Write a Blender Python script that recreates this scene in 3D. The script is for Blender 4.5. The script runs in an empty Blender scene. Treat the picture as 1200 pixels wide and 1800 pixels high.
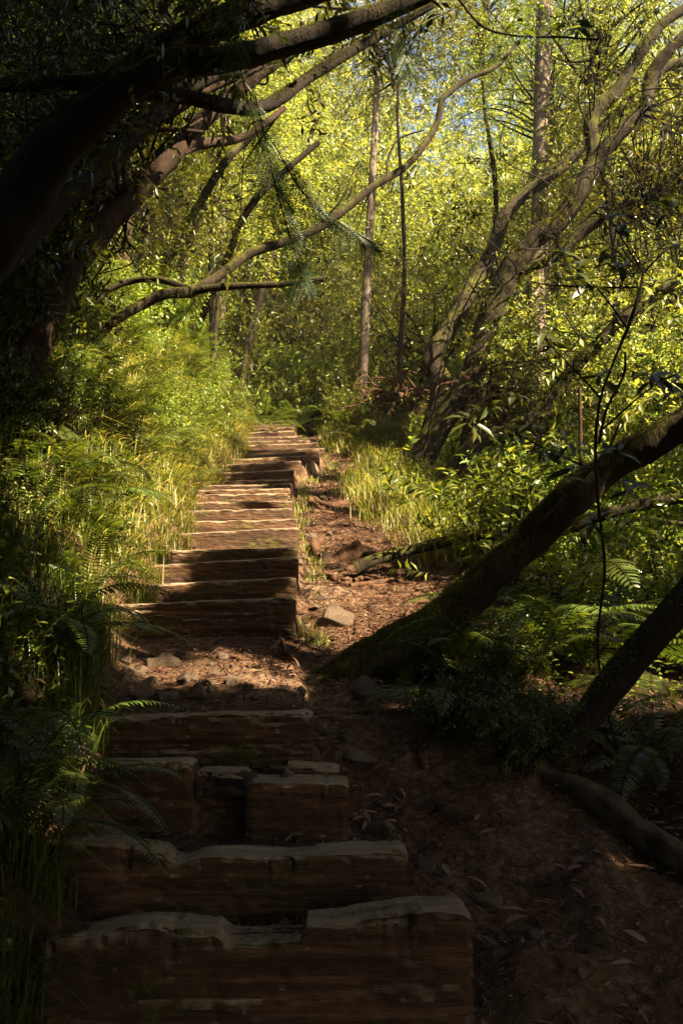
import bpy, bmesh, math, random
import numpy as np
from mathutils import Vector, Matrix
random.seed(7); RNG = np.random.default_rng(7)
C = bpy.context.scene.collection
SC = bpy.context.scene

# ------------------------------------------------------------------ camera, sky, sun, exposure
F_PX = 1600.0                      # focal length in pixels of the 1200x1800 photograph
PITCH = math.atan(250 / 1600)
cam_d = bpy.data.cameras.new('camera'); cam = bpy.data.objects.new('camera', cam_d); C.objects.link(cam)
cam_d.sensor_fit = 'VERTICAL'; cam_d.sensor_height = 36; cam_d.lens = 36 * F_PX / 1800
cam_d.clip_start = 0.05; cam_d.clip_end = 400
cam.location = (0, 0, 0); cam.rotation_euler = (math.pi / 2 + PITCH, 0, 0)
SC.camera = cam

SUN = np.array([0.58, -0.50, 0.66]); SUN /= np.linalg.norm(SUN)      # towards the sun
w = bpy.data.worlds.new("World"); SC.world = w; w.use_nodes = True
nt = w.node_tree
sky = nt.nodes.new('ShaderNodeTexSky'); sky.sky_type = 'NISHITA'; sky.sun_disc = False
sky.sun_elevation = math.asin(SUN[2]); sky.sun_rotation = math.atan2(SUN[0], SUN[1])
sky.dust_density = 2.0; sky.ozone_density = 0.6
nt.links.new(sky.outputs[0], nt.nodes['Background'].inputs[0]); nt.nodes['Background'].inputs[1].default_value = 0.05
sd = bpy.data.lights.new('sun', 'SUN'); so = bpy.data.objects.new('sun', sd); C.objects.link(so)
sd.energy = 5.0; sd.angle = math.radians(0.5); sd.color = (1.0, 0.80, 0.55)
so.rotation_euler = Vector(-SUN).to_track_quat('-Z', 'Y').to_euler()
SC.view_settings.view_transform = 'Standard'; SC.view_settings.look = 'None'
SC.view_settings.exposure = 2.8; SC.view_settings.gamma = 1; SC.view_settings.use_curve_mapping = False
SC.cycles.max_bounces = 7; SC.cycles.diffuse_bounces = 4; SC.cycles.glossy_bounces = 2
SC.cycles.transmission_bounces = 4; SC.cycles.transparent_max_bounces = 4
SC.cycles.sample_clamp_indirect = 4; SC.cycles.caustics_reflective = False; SC.cycles.caustics_refractive = False

# ------------------------------------------------------------------ helpers
cp_, sp_ = math.cos(PITCH), math.sin(PITCH)
def at(px, py, Y):
    """the point of the place that stands Y metres ahead and shows at (px, py)"""
    dx = (px - 600) / F_PX; dz = (900 - py) / F_PX
    s = Y / (cp_ - dz * sp_)
    return np.array([dx * s, Y, (sp_ + dz * cp_) * s])
def to_px(p):
    x, y, z = p[..., 0], p[..., 1], p[..., 2]
    d = y * cp_ + z * sp_; u = -y * sp_ + z * cp_
    d = np.where(d < .01, .01, d)
    return 600 + F_PX * x / d, 900 - F_PX * u / d, d

def hash3(ix, iy, iz):
    h = (ix.astype(np.int64) * 374761393 + iy.astype(np.int64) * 668265263 + iz.astype(np.int64) * 2147483647) & 0xFFFFFFFF
    h = ((h ^ (h >> 13)) * 1274126177) & 0xFFFFFFFF
    h = (h ^ (h >> 16)) & 0xFFFF
    return h / 65535.0
def vnoise(p, s=1.0, seed=0):
    p = np.asarray(p, float) * s + seed * 17.31
    i = np.floor(p); f = p - i; f = f * f * (3 - 2 * f)
    out = 0
    for a in (0, 1):
        for b in (0, 1):
            for c in (0, 1):
                wgt = (f[..., 0] if a else 1 - f[..., 0]) * (f[..., 1] if b else 1 - f[..., 1]) * (f[..., 2] if c else 1 - f[..., 2])
                out = out + wgt * hash3(i[..., 0] + a, i[..., 1] + b, i[..., 2] + c)
    return out * 2 - 1
def fbm(p, s=1.0, seed=0, o=3):
    return sum(vnoise(p, s * 2 ** k, seed + k) / 2 ** k for k in range(o))

class MB:
    def __init__(self): self.V = []; self.F = []; self.n = 0
    def add(self, V, F):
        V = np.asarray(V, float).reshape(-1, 3); F = np.asarray(F, np.int64)
        if len(F) == 0: return self
        self.V.append(V); self.F.append(F + self.n); self.n += len(V); return self
    def mesh(self, name, mat, smooth=False):
        me = bpy.data.meshes.new(name)
        V = np.concatenate(self.V); me.vertices.add(len(V)); me.vertices.foreach_set('co', V.astype(np.float32).ravel())
        nl = sum(f.size for f in self.F); me.loops.add(nl)
        me.loops.foreach_set('vertex_index', np.concatenate([f.ravel() for f in self.F]).astype(np.int32))
        tot = np.concatenate([np.full(len(f), f.shape[1]) for f in self.F]).astype(np.int32)
        st = np.concatenate([[0], np.cumsum(tot)[:-1]]).astype(np.int32)
        me.polygons.add(len(tot)); me.polygons.foreach_set('loop_start', st); me.polygons.foreach_set('loop_total', tot)
        if smooth: me.polygons.foreach_set('use_smooth', np.ones(len(tot), bool))
        me.update(calc_edges=True)
        if mat: me.materials.append(mat)
        return me
    def build(self, name, mat, parent=None, smooth=False, loc=None):
        o = bpy.data.objects.new(name, self.mesh(name, mat, smooth)); C.objects.link(o)
        if parent is not None: o.parent = parent
        if loc is not None: o.location = loc
        return o

def tag(o, label=None, cat=None, group=None, kind=None):
    if label: o['label'] = label
    if cat: o['category'] = cat
    if group: o['group'] = group
    if kind: o['kind'] = kind
    return o
def thing(name, label, cat, loc=(0, 0, 0), rz=0, group=None, scale=1):
    o = bpy.data.objects.new(name, None); C.objects.link(o); o.empty_display_size = .1
    o.location = [float(a) for a in loc]; o.rotation_euler = (0, 0, rz); o.scale = (scale,) * 3
    return tag(o, label, cat, group)
def copy_tree(o, parent=None):
    c = o.copy(); C.objects.link(c); c.parent = parent
    for ch in [x for x in o.children]: copy_tree(ch, c)
    return c

def spline(P, n):
    """Catmull-Rom through rows of P, n samples per span"""
    P = np.asarray(P, float); Q = np.vstack([2 * P[0] - P[1], P, 2 * P[-1] - P[-2]]); out = []
    t = np.linspace(0, 1, n, endpoint=False)[:, None]
    for i in range(1, len(Q) - 2):
        a, b, c, d = Q[i - 1], Q[i], Q[i + 1], Q[i + 2]
        out.append(.5 * (2 * b + (c - a) * t + (2 * a - 5 * b + 4 * c - d) * t * t + (3 * b - a - 3 * c + d) * t ** 3))
    out.append(P[-1:]); return np.vstack(out)
def tube(mb, P, R, sides=10, rough=.08, freq=6, seed=0, cap=True, flat=None):
    P = np.asarray(P, float); R = np.asarray(R, float); n = len(P)
    T = np.gradient(P, axis=0); T /= np.linalg.norm(T, axis=1)[:, None] + 1e-9
    u = np.cross(T[0], [0.3, .2, 1.0]); u /= np.linalg.norm(u) + 1e-9
    U = np.zeros_like(P)
    for i in range(n):
        u = u - T[i] * u.dot(T[i]); u /= np.linalg.norm(u) + 1e-9; U[i] = u
    W = np.cross(T, U); a = np.arange(sides) / sides * 2 * math.pi
    D = U[:, None] * np.cos(a)[None, :, None] + W[:, None] * np.sin(a)[None, :, None]
    V = P[:, None] + D * R[:, None, None]
    if rough:
        k = 1 + rough * (fbm(V, freq, seed, 3)) + rough * .8 * vnoise(D * 2.2 + P[:, None] * .6, 1, seed + 5)
        V = P[:, None] + D * (R[:, None] * k)[..., None]
    i = np.arange(n - 1)[:, None] * sides; j = np.arange(sides)[None]; j2 = (j + 1) % sides
    F = np.stack([i + j, i + j2, i + sides + j2, i + sides + j], -1).reshape(-1, 4)
    mb.add(V.reshape(-1, 3), F)
    if cap:
        for r in (0, n - 1):
            ring = V[r]; c = ring.mean(0)
            vv = np.vstack([ring, c]); ff = [[k, (k + 1) % sides, sides] if r else [(k + 1) % sides, k, sides] for k in range(sides)]
            mb.add(vv, ff)
    return mb
def sticks(mb, A, B, r):
    """three-sided thin sticks from rows A to rows B"""
    A = np.asarray(A, float); B = np.asarray(B, float)
    if len(A) == 0: return
    T = B - A; T /= np.linalg.norm(T, axis=1)[:, None] + 1e-9
    U = np.cross(T, [0.31, .57, .76]); U /= np.linalg.norm(U, axis=1)[:, None] + 1e-9; W = np.cross(T, U)
    r = np.broadcast_to(np.asarray(r, float), (len(A),))
    V = np.zeros((len(A), 6, 3))
    for k in range(3):
        D = U * math.cos(k * 2.0944) + W * math.sin(k * 2.0944)
        V[:, k] = A + D * r[:, None]; V[:, 3 + k] = B + D * (r * .45)[:, None]
    b = np.arange(len(A))[:, None] * 6
    F = np.concatenate([b + np.array([[k, (k + 1) % 3, 3 + (k + 1) % 3, 3 + k]]) for k in range(3)])
    mb.add(V.reshape(-1, 3), F)
def limb(mb, pts, n=8, sides=12, rough=.09, freq=6, seed=0, cap=True):
    """pts: (px, py, Y, radius px) rows"""
    W = []
    for (px, py, Y, r) in pts:
        p = at(px, py, Y); W.append([*p, r / F_PX * Y * 1.02])
    S = spline(W, n); tube(mb, S[:, :3], np.maximum(S[:, 3], .002), sides, rough, freq, seed, cap); return S

def unit(v): return v / (np.linalg.norm(v, axis=-1, keepdims=True) + 1e-9)
def rdir(n): return unit(RNG.normal(size=(n, 3)))
def leafs(mb, B, U, N, L, W, fine=False, fold=.18):
    """leaf blades: base B, direction U, upper side N"""
    B = np.asarray(B, float); n = len(B)
    if n == 0: return
    U = unit(U); S = unit(np.cross(U, N)); N = np.cross(S, U)
    L = np.broadcast_to(L, (n,))[:, None]; W = np.broadcast_to(W, (n,))[:, None]
    if not fine:
        V = np.stack([B, B + U * L * .45 + S * W * .5 + N * W * fold, B + U * L - N * L * .08, B + U * L * .45 - S * W * .5 + N * W * fold], 1)
        b = np.arange(n)[:, None] * 4
        mb.add(V.reshape(-1, 3), np.concatenate([b + np.array([[0, 1, 2]]), b + np.array([[0, 2, 3]])]))
    else:
        m = B + U * L * .55 + N * L * .03
        V = np.stack([B, B + U * L * .25 + S * W * .4 + N * W * fold, B + U * L * .65 + S * W * .42 + N * W * fold, B + U * L - N * L * .12,
                      B + U * L * .65 - S * W * .42 + N * W * fold, B + U * L * .25 - S * W * .4 + N * W * fold, m], 1)
        b = np.arange(n)[:, None] * 7
        mb.add(V.reshape(-1, 3), np.concatenate([b + np.array([[0, 1, 2, 6]]), b + np.array([[0, 6, 4, 5]])]))
        mb.F.append(np.concatenate([b + np.array([[6, 2, 3]]), b + np.array([[6, 3, 4]])]) + mb.n - len(V) * 7)
def twigs(lm, sm, S, D, length, nl, L, W, droop=.25, spread=1.0, fine=False, stick_r=.004):
    """leafy twigs: starts S, directions D; leaves to lm, stems to sm"""
    n = len(S); D = unit(D); ln = length * RNG.uniform(.6, 1.3, n)
    E = S + D * ln[:, None]; E[:, 2] -= droop * ln * ln
    if sm is not None: sticks(sm, S, E, stick_r)
    t = (np.arange(nl)[None] + RNG.uniform(0, 1, (n, nl))) / nl * .95 + .05
    P = S[:, None] + (D * ln[:, None])[:, None] * t[..., None]; P[..., 2] -= (droop * (ln[:, None] * t) ** 2)
    side = unit(np.cross(D[:, None], RNG.normal(size=(n, nl, 3))))
    U = unit(D[:, None] * RNG.uniform(.3, 1.0, (n, nl, 1)) + side * spread); U[..., 2] -= .15
    N = RNG.normal(size=(n, nl, 3)) * .55 + np.array([0, 0, 1.0])
    k = n * nl
    leafs(lm, P.reshape(k, 3), U.reshape(k, 3), N.reshape(k, 3), L * RNG.uniform(.6, 1.25, k), W * RNG.uniform(.7, 1.2, k), fine)

# ------------------------------------------------------------------ materials
def material(name):
    m = bpy.data.materials.new(name); m.use_nodes = True; t = m.node_tree; t.nodes.clear()
    return m, t, (lambda typ, **k: _node(t, typ, k))
def _node(t, typ, k):
    n = t.nodes.new('ShaderNode' + typ)
    for a, v in k.items():
        if a.startswith('_'): setattr(n, a[1:], v)
        else:
            s = n.inputs[int(a[1:])] if a[0] == 'i' and a[1:].isdigit() else n.inputs[a.replace('__', ' ')]
            if isinstance(v, bpy.types.NodeSocket): t.links.new(v, s)
            else: s.default_value = v
    return n
def ramp(t, fac, stops):
    n = t.nodes.new('ShaderNodeValToRGB'); t.links.new(fac, n.inputs[0]); e = n.color_ramp.elements
    while len(e) < len(stops): e.new(.5)
    for i, (p, c) in enumerate(stops): e[i].position = p; e[i].color = (*c, 1)
    return n.outputs[0]
def leaf_mat(name, cols, trans=.4, rough=.45, tcol=None, spec=.4):
    m, t, N = material(name)
    g = N('NewGeometry'); col = ramp(t, g.outputs['Random Per Island'], [(i / (len(cols) - 1), c) for i, c in enumerate(cols)])
    oi = N('ObjectInfo')
    hv = N('HueSaturation', Color=col, Value=N('MapRange', Value=oi.outputs['Random'], i3=.5, i4=1.5).outputs[0],
           Hue=N('MapRange', Value=oi.outputs['Random'], i3=.478, i4=.512).outputs[0])
    p = N('BsdfPrincipled', Base__Color=hv.outputs[0], Roughness=rough); p.inputs['Specular IOR Level'].default_value = spec
    tc = N('Mix', _data_type='RGBA', _blend_type='MULTIPLY'); tc.inputs[0].default_value = 1
    t.links.new(hv.outputs[0], tc.inputs[6]); tc.inputs[7].default_value = (*(tcol or (1.7, 1.5, .5)), 1)
    tr = N('BsdfTranslucent', Color=tc.outputs[2])
    mx = N('MixShader', i0=trans, i1=p.outputs[0], i2=tr.outputs[0])
    N('OutputMaterial', Surface=mx.outputs[0]); return m
def bark_mat(name, c1, c2, moss=(.09, .10, .012), moss_amt=.5, scale=9, up=.5, stretch=(1, 1, .35)):
    m, t, N = material(name)
    tc = N('TexCoord'); mp = N('Mapping', Vector=tc.outputs['Object'], Scale=stretch)
    n1 = N('TexNoise', Vector=mp.outputs[0], Scale=scale, Detail=8, Roughness=.65)
    n2 = N('TexNoise', Vector=mp.outputs[0], Scale=scale * 6, Detail=5, Roughness=.6)
    n3 = N('TexNoise', Vector=tc.outputs['Object'], Scale=3.2, Detail=6, Roughness=.7)
    base = ramp(t, n1.outputs[0], [(.3, c1), (.7, c2)])
    g = N('NewGeometry'); z = N('SeparateXYZ', Vector=g.outputs['Normal']).outputs['Z']
    a = N('Math', _operation='MULTIPLY_ADD', i0=z, i1=up * .35, i2=n3.outputs[0])
    a = N('Math', _operation='MULTIPLY_ADD', i0=n2.outputs[0], i1=.3, i2=a.outputs[0])
    f = N('MapRange', Value=a.outputs[0], i1=1.02 - moss_amt * .55, i2=1.16 - moss_amt * .55)
    mossc = ramp(t, n2.outputs[0], [(.3, tuple(x * .5 for x in moss)), (.7, tuple(x * 1.4 for x in moss))])
    mx = N('Mix', _data_type='RGBA', i0=f.outputs[0]); t.links.new(base, mx.inputs[6]); t.links.new(mossc, mx.inputs[7])
    h = N('Math', _operation='MULTIPLY_ADD', i0=n2.outputs[0], i1=.4, i2=n1.outputs[0])
    bp = N('Bump', Height=h.outputs[0], Strength=.9, Distance=.03)
    p = N('BsdfPrincipled', Base__Color=mx.outputs[2], Roughness=.9, Normal=bp.outputs[0]); p.inputs['Specular IOR Level'].default_value = .15
    N('OutputMaterial', Surface=p.outputs[0]); return m

M = {}
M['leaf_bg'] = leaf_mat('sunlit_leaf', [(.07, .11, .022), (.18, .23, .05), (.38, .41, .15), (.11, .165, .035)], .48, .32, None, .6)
M['leaf_bay'] = leaf_mat('bay_leaf', [(.03, .05, .008), (.08, .10, .012), (.16, .17, .018)], .4, .35)
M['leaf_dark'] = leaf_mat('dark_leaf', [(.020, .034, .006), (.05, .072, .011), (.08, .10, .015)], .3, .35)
M['leaf_shrub'] = leaf_mat('shrub_leaf', [(.045, .085, .014), (.12, .18, .028), (.27, .32, .07)], .45, .32, None, .6)
M['fern'] = leaf_mat('fern_leaflet', [(.025, .05, .008), (.055, .085, .013), (.09, .12, .025)], .35, .4)
M['grass'] = leaf_mat('grass_blade', [(.04, .07, .008), (.09, .13, .013), (.22, .24, .04), (.55, .50, .27)], .45, .5)
M['dead'] = leaf_mat('dead_leaf', [(.05, .022, .01), (.12, .06, .028), (.22, .13, .075), (.08, .035, .018)], .15, .6, (1.3, 1, .7))
M['bark_log'] = bark_mat('log_bark', (.018, .013, .009), (.11, .085, .06), (.05, .055, .008), .3, 12, .5, (1, 1, 1))
M['moss'] = leaf_mat('moss_tuft', [(.03, .035, .005), (.07, .075, .008), (.12, .12, .014)], .35, .8)
M['needle'] = leaf_mat('needle', [(.03, .06, .02), (.06, .10, .035), (.10, .14, .05)], .5, .4, (1.2, 1.4, .6))
M['bark_moss'] = bark_mat('mossy_bark', (.009, .007, .004), (.032, .024, .013), (.042, .042, .006), .68)
M['bark_dark'] = bark_mat('dark_bark', (.007, .0055, .0035), (.020, .015, .009), (.022, .025, .005), .45)
M['bark_red'] = bark_mat('red_bark', (.012, .008, .005), (.045, .026, .015), (.05, .055, .008), .35)
M['bark_pale'] = bark_mat('pale_bark', (.07, .05, .035), (.22, .17, .13), (.12, .12, .03), .08, 7, .3, (1, 1, .15))
M['root'] = bark_mat('root_wood', (.028, .014, .008), (.11, .058, .031), (.08, .09, .01), .12)

def timber_mat():
    m, t, N = material('weathered_timber')
    tc = N('TexCoord'); mp = N('Mapping', Vector=tc.outputs['Object'], Scale=(.4, 4.5, 6))
    oi = N('ObjectInfo'); off = N('VectorMath', _operation='SCALE', i0=(7, 3, 5)); t.links.new(oi.outputs['Random'], off.inputs['Scale'])
    v = N('VectorMath', _operation='ADD', i0=mp.outputs[0], i1=off.outputs[0])
    vo = N('VectorMath', _operation='ADD', i0=tc.outputs['Object'], i1=off.outputs[0])
    gr = N('TexNoise', Vector=v.outputs[0], Scale=5, Detail=9, Roughness=.7, Distortion=.4)
    gf = N('TexNoise', Vector=v.outputs[0], Scale=26, Detail=4)
    ms = N('TexNoise', Vector=vo.outputs[0], Scale=4.5, Detail=7, Roughness=.7)
    fn = N('TexNoise', Vector=vo.outputs[0], Scale=60, Detail=4)
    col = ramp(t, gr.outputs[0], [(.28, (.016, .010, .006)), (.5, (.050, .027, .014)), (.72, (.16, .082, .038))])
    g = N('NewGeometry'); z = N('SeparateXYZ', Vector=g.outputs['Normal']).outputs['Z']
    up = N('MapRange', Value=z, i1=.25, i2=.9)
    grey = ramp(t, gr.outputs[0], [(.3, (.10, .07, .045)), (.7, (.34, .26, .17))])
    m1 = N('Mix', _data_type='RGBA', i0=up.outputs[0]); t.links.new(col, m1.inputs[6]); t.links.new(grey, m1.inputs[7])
    a = N('Math', _operation='MULTIPLY_ADD', i0=fn.outputs[0], i1=.35, i2=ms.outputs[0])
    f = N('MapRange', Value=a.outputs[0], i1=.74, i2=.86)
    f2 = N('Math', _operation='MULTIPLY', i0=f.outputs[0], i1=.85)
    mc = ramp(t, fn.outputs[0], [(.3, (.018, .024, .004)), (.7, (.08, .09, .010))])
    m2 = N('Mix', _data_type='RGBA', i0=f2.outputs[0]); t.links.new(m1.outputs[2], m2.inputs[6]); t.links.new(mc, m2.inputs[7])
    h = N('Math', _operation='MULTIPLY_ADD', i0=gf.outputs[0], i1=.5, i2=gr.outputs[0])
    h = N('Math', _operation='MULTIPLY_ADD', i0=a.outputs[0], i1=.6, i2=h.outputs[0])
    bp = N('Bump', Height=h.outputs[0], Strength=1, Distance=.016)
    p = N('BsdfPrincipled', Base__Color=m2.outputs[2], Roughness=.85, Normal=bp.outputs[0]); p.inputs['Specular IOR Level'].default_value = .2
    N('OutputMaterial', Surface=p.outputs[0]); return m
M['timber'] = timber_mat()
def soil_mat():
    m, t, N = material('trodden_soil')
    tc = N('TexCoord'); o = tc.outputs['Object']
    n1 = N('TexNoise', Vector=o, Scale=1.7, Detail=8, Roughness=.65); n2 = N('TexNoise', Vector=o, Scale=34, Detail=9, Roughness=.75)
    n3 = N('TexNoise', Vector=o, Scale=90, Detail=4); vo = N('TexVoronoi', Vector=o, Scale=38)
    a = N('Math', _operation='MULTIPLY_ADD', i0=n2.outputs[0], i1=.6, i2=N('Math', _operation='MULTIPLY', i0=n1.outputs[0], i1=.5).outputs[0])
    dirt = ramp(t, a.outputs[0], [(.35, (.028, .013, .007)), (.5, (.085, .047, .026)), (.6, (.16, .098, .056)), (.72, (.34, .25, .165))])
    hum = ramp(t, a.outputs[0], [(.35, (.012, .008, .004)), (.55, (.03, .02, .01)), (.72, (.06, .04, .02))])
    at_ = N('Attribute', _attribute_name='trodden')
    mx = N('Mix', _data_type='RGBA', i0=at_.outputs['Fac']); t.links.new(hum, mx.inputs[6]); t.links.new(dirt, mx.inputs[7])
    h = N('Math', _operation='MULTIPLY_ADD', i0=n3.outputs[0], i1=.25, i2=n2.outputs[0])
    h = N('Math', _operation='MULTIPLY_ADD', i0=vo.outputs['Distance'], i1=-.3, i2=h.outputs[0])
    bp = N('Bump', Height=h.outputs[0], Strength=1, Distance=.035)
    p = N('BsdfPrincipled', Base__Color=mx.outputs[2], Roughness=.95, Normal=bp.outputs[0]); p.inputs['Specular IOR Level'].default_value = .1
    N('OutputMaterial', Surface=p.outputs[0]); return m
M['soil'] = soil_mat()
def rock_mat():
    m, t, N = material('rock')
    o = N('TexCoord').outputs['Object']
    n1 = N('TexNoise', Vector=o, Scale=9, Detail=9, Roughness=.7); n2 = N('TexNoise', Vector=o, Scale=60, Detail=5)
    c = ramp(t, n1.outputs[0], [(.3, (.03, .018, .009)), (.6, (.08, .052, .028)), (.8, (.16, .11, .065))])
    bp = N('Bump', Height=n1.outputs[0], Strength=.6, Distance=.02); b2 = N('Bump', Height=n2.outputs[0], Strength=.4, Distance=.005, Normal=bp.outputs[0])
    p = N('BsdfPrincipled', Base__Color=c, Roughness=.8, Normal=b2.outputs[0]); N('OutputMaterial', Surface=p.outputs[0]); return m
M['rock'] = rock_mat()

# ------------------------------------------------------------------ the ground
# every timber: distance, left end px, right end px, height of the riser
STEPS = [
 (2.40, (95, 1642), (829, 1618), .27), (2.72, (128, 1502), (717, 1505), .20), (3.10, (205, 1352), (613, 1372), .20),
 (3.50, (178, 1262), (549, 1252), .20), (5.00, (212, 1062), (519, 1048), .20), (5.36, (244, 1027), (520, 1014), .15),
 (5.72, (240, 994), (524, 977), .17), (6.06, (285, 967), (522, 962), .14), (6.40, (308, 938), (524, 926), .18),
 (6.75, (320, 916), (520, 912), .15), (7.10, (322, 897), (514, 892), .15), (7.45, (320, 882), (514, 879), .15),
 (7.80, (318, 869), (505, 866), .14), (8.15, (330, 861), (510, 857), .14), (8.50, (345, 853), (513, 849), .15),
 (9.05, (372, 846), (516, 840), .17), (9.60, (380, 831), (516, 824), .19), (10.0, (383, 817), (529, 809), .18),
 (10.35, (400, 807), (546, 800), .17), (10.7, (412, 800), (562, 791), .17), (11.1, (415, 791), (570, 787), .17),
 (11.5, (420, 783), (560, 777), .17), (11.9, (415, 775), (545, 773), .17), (12.4, (415, 768), (531, 766), .17),
 (12.9, (428, 760), (516, 756), .17), (13.4, (430, 754), (516, 750), .17), (13.9, (432, 748), (518, 744), .16), (14.5, (437, 742), (520, 738), .16)]
SL = np.array([at(*s[1], s[0]) for s in STEPS]); SR = np.array([at(*s[2], s[0]) for s in STEPS])
SY = SL[:, 1]; SZ = (SL[:, 2] + SR[:, 2]) / 2
ZS = np.array([(-12, -3.2), (0, -1.55), (2.3, -.97), (2.7, -.79), (3.1, -.63), (3.5, -.42), (3.9, -.26), (5, .08), (6, .46), (7, .90), (8.5, 1.36),
               (10, 1.85), (12, 2.62), (14.5, 3.5), (16, 3.85), (20, 4.4), (30, 5.2), (90, 9)])
def zs(y): return np.interp(y, ZS[:, 0], ZS[:, 1])
def xl(y): return np.interp(y, SY, SL[:, 0])
def xr(y): return np.interp(y, SY, SR[:, 0])
def trail_w(y): return np.interp(y, [0, 2, 3.4, 4.2, 5, 6, 7.5, 9, 12, 16, 20], [1.6, 1.0, .75, .7, .85, .95, .72, .55, .55, .4, .3])
# tread profile: knots just behind and just under each riser
ky, kz = [-12, 0, 1.4], [-3.2, -1.55, -1.2]
for i, s in enumerate(STEPS):
    ky += [s[0] + .045, s[0] + .055]; kz += [SZ[i] - s[3] - .0, SZ[i] - .03]
ky += [16, 20, 30, 90]; kz += [4.05, 4.5, 5.3, 9]
def gz(x, y, detail=True):
    x = np.asarray(x, float); y = np.asarray(y, float); x, y = np.broadcast_arrays(x, y)
    L = xl(y); R = xr(y); base = zs(y)
    st = np.interp(y, ky, kz)
    inst = np.clip((R + .015 - x) / .03, 0, 1)
    z = base * (1 - inst) + st * inst
    d = np.maximum(L + .12 - x, 0)                         # left bank
    slope = np.interp(y, [0, 3, 6, 16, 22], [.8, 1.15, 1.35, 1.25, .7])
    rise = slope * (np.minimum(d, 2.4) - .1 * (1 - np.exp(-d / .1))) + .45 * np.clip(d - 2.4, 0, 8) + .15 * np.clip(d - 10.4, 0, 60)
    k = np.clip(d / .5, 0, 1)
    rise = rise + .32 * np.exp(-((d - 1.0) / .6) ** 2) * np.exp(-((y - 10) / 3.2) ** 2)
    z = z * (1 - k) + (np.minimum(st, base + .12)) * k + rise
    e = np.maximum(x - R - trail_w(y), 0)                  # right side
    z = z + .10 * np.clip(e / .25, 0, 1) * np.clip((y - 5) / 3, 0, 1) - np.where(y < 4.4, .10, .38) * np.clip(e - .2, 0, 5) - .12 * np.clip(e - 5, 0, 30)
    P = np.stack([x, y, np.zeros_like(x)], -1)
    z = z + .12 * fbm(P, .5, 3) * np.clip((np.abs(x - (L + R) / 2) - 1.2) / 2, 0, 3)
    if detail:
        off = np.clip((x - R) / .1, 0, 1) + np.clip((L - x) / .1, 0, 1) + np.clip(1 - np.abs(y - 4.3) / .55, 0, 1) * .8 + .25
        z = z + np.clip(off, 0, 1) * (.035 * fbm(P, 4, 9) + .014 * fbm(P, 16, 21) + .012 * np.abs(vnoise(P, 28, 33)))
    return z
def ground_at(px, py, y0=1.6, y1=40):
    Ys = np.linspace(y0, y1, 2500)
    P = np.array([at(px, py, Y) for Y in Ys]); g = gz(P[:, 0], P[:, 1], False); k = np.argmax(P[:, 2] < g) if (P[:, 2] < g).any() else -1
    return np.array([P[k, 0], P[k, 1], g[k]])
def on(x, y, dz=0): return np.array([x, y, float(gz(x, y)) + dz])

def make_ground():
    def geo(a, b, n, q): t = np.linspace(0, 1, n); return a + (b - a) * t ** q
    X = np.concatenate([-geo(2.6, 50, 40, 2)[::-1], np.arange(-2.57, 1.9, .03), geo(1.9, 50, 45, 2)])
    Y = np.concatenate([np.linspace(-12, 1.5, 30, endpoint=False), np.arange(1.5, 9, .028), np.arange(9, 16, .06), geo(16, 85, 45, 1.6)])
    gx, gy = np.meshgrid(X, Y); z = gz(gx, gy)
    V = np.stack([gx, gy, z], -1).reshape(-1, 3); nx, ny = len(X), len(Y)
    i = np.arange(ny - 1)[:, None] * nx + np.arange(nx - 1)[None]
    mb = MB().add(V, np.stack([i, i + 1, i + nx + 1, i + nx], -1).reshape(-1, 4))
    o = mb.build('ground', M['soil'], smooth=True); tag(o, kind='structure')
    x, y = V[:, 0], V[:, 1]; nz = fbm(V * [1, 1, 0], 2.5, 44) * .15
    e = x - xr(y) - trail_w(y); d = xl(y) - .05 - x
    wear = np.clip(1 - (e + nz) / .3, 0, 1) * np.clip(1 - (d + nz) / .3, 0, 1) * np.clip(1 - (y - 17) / 3, 0, 1)
    a = o.data.attributes.new('trodden', 'FLOAT', 'POINT'); a.data.foreach_set('value', wear.astype(np.float32))
make_ground()

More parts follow.
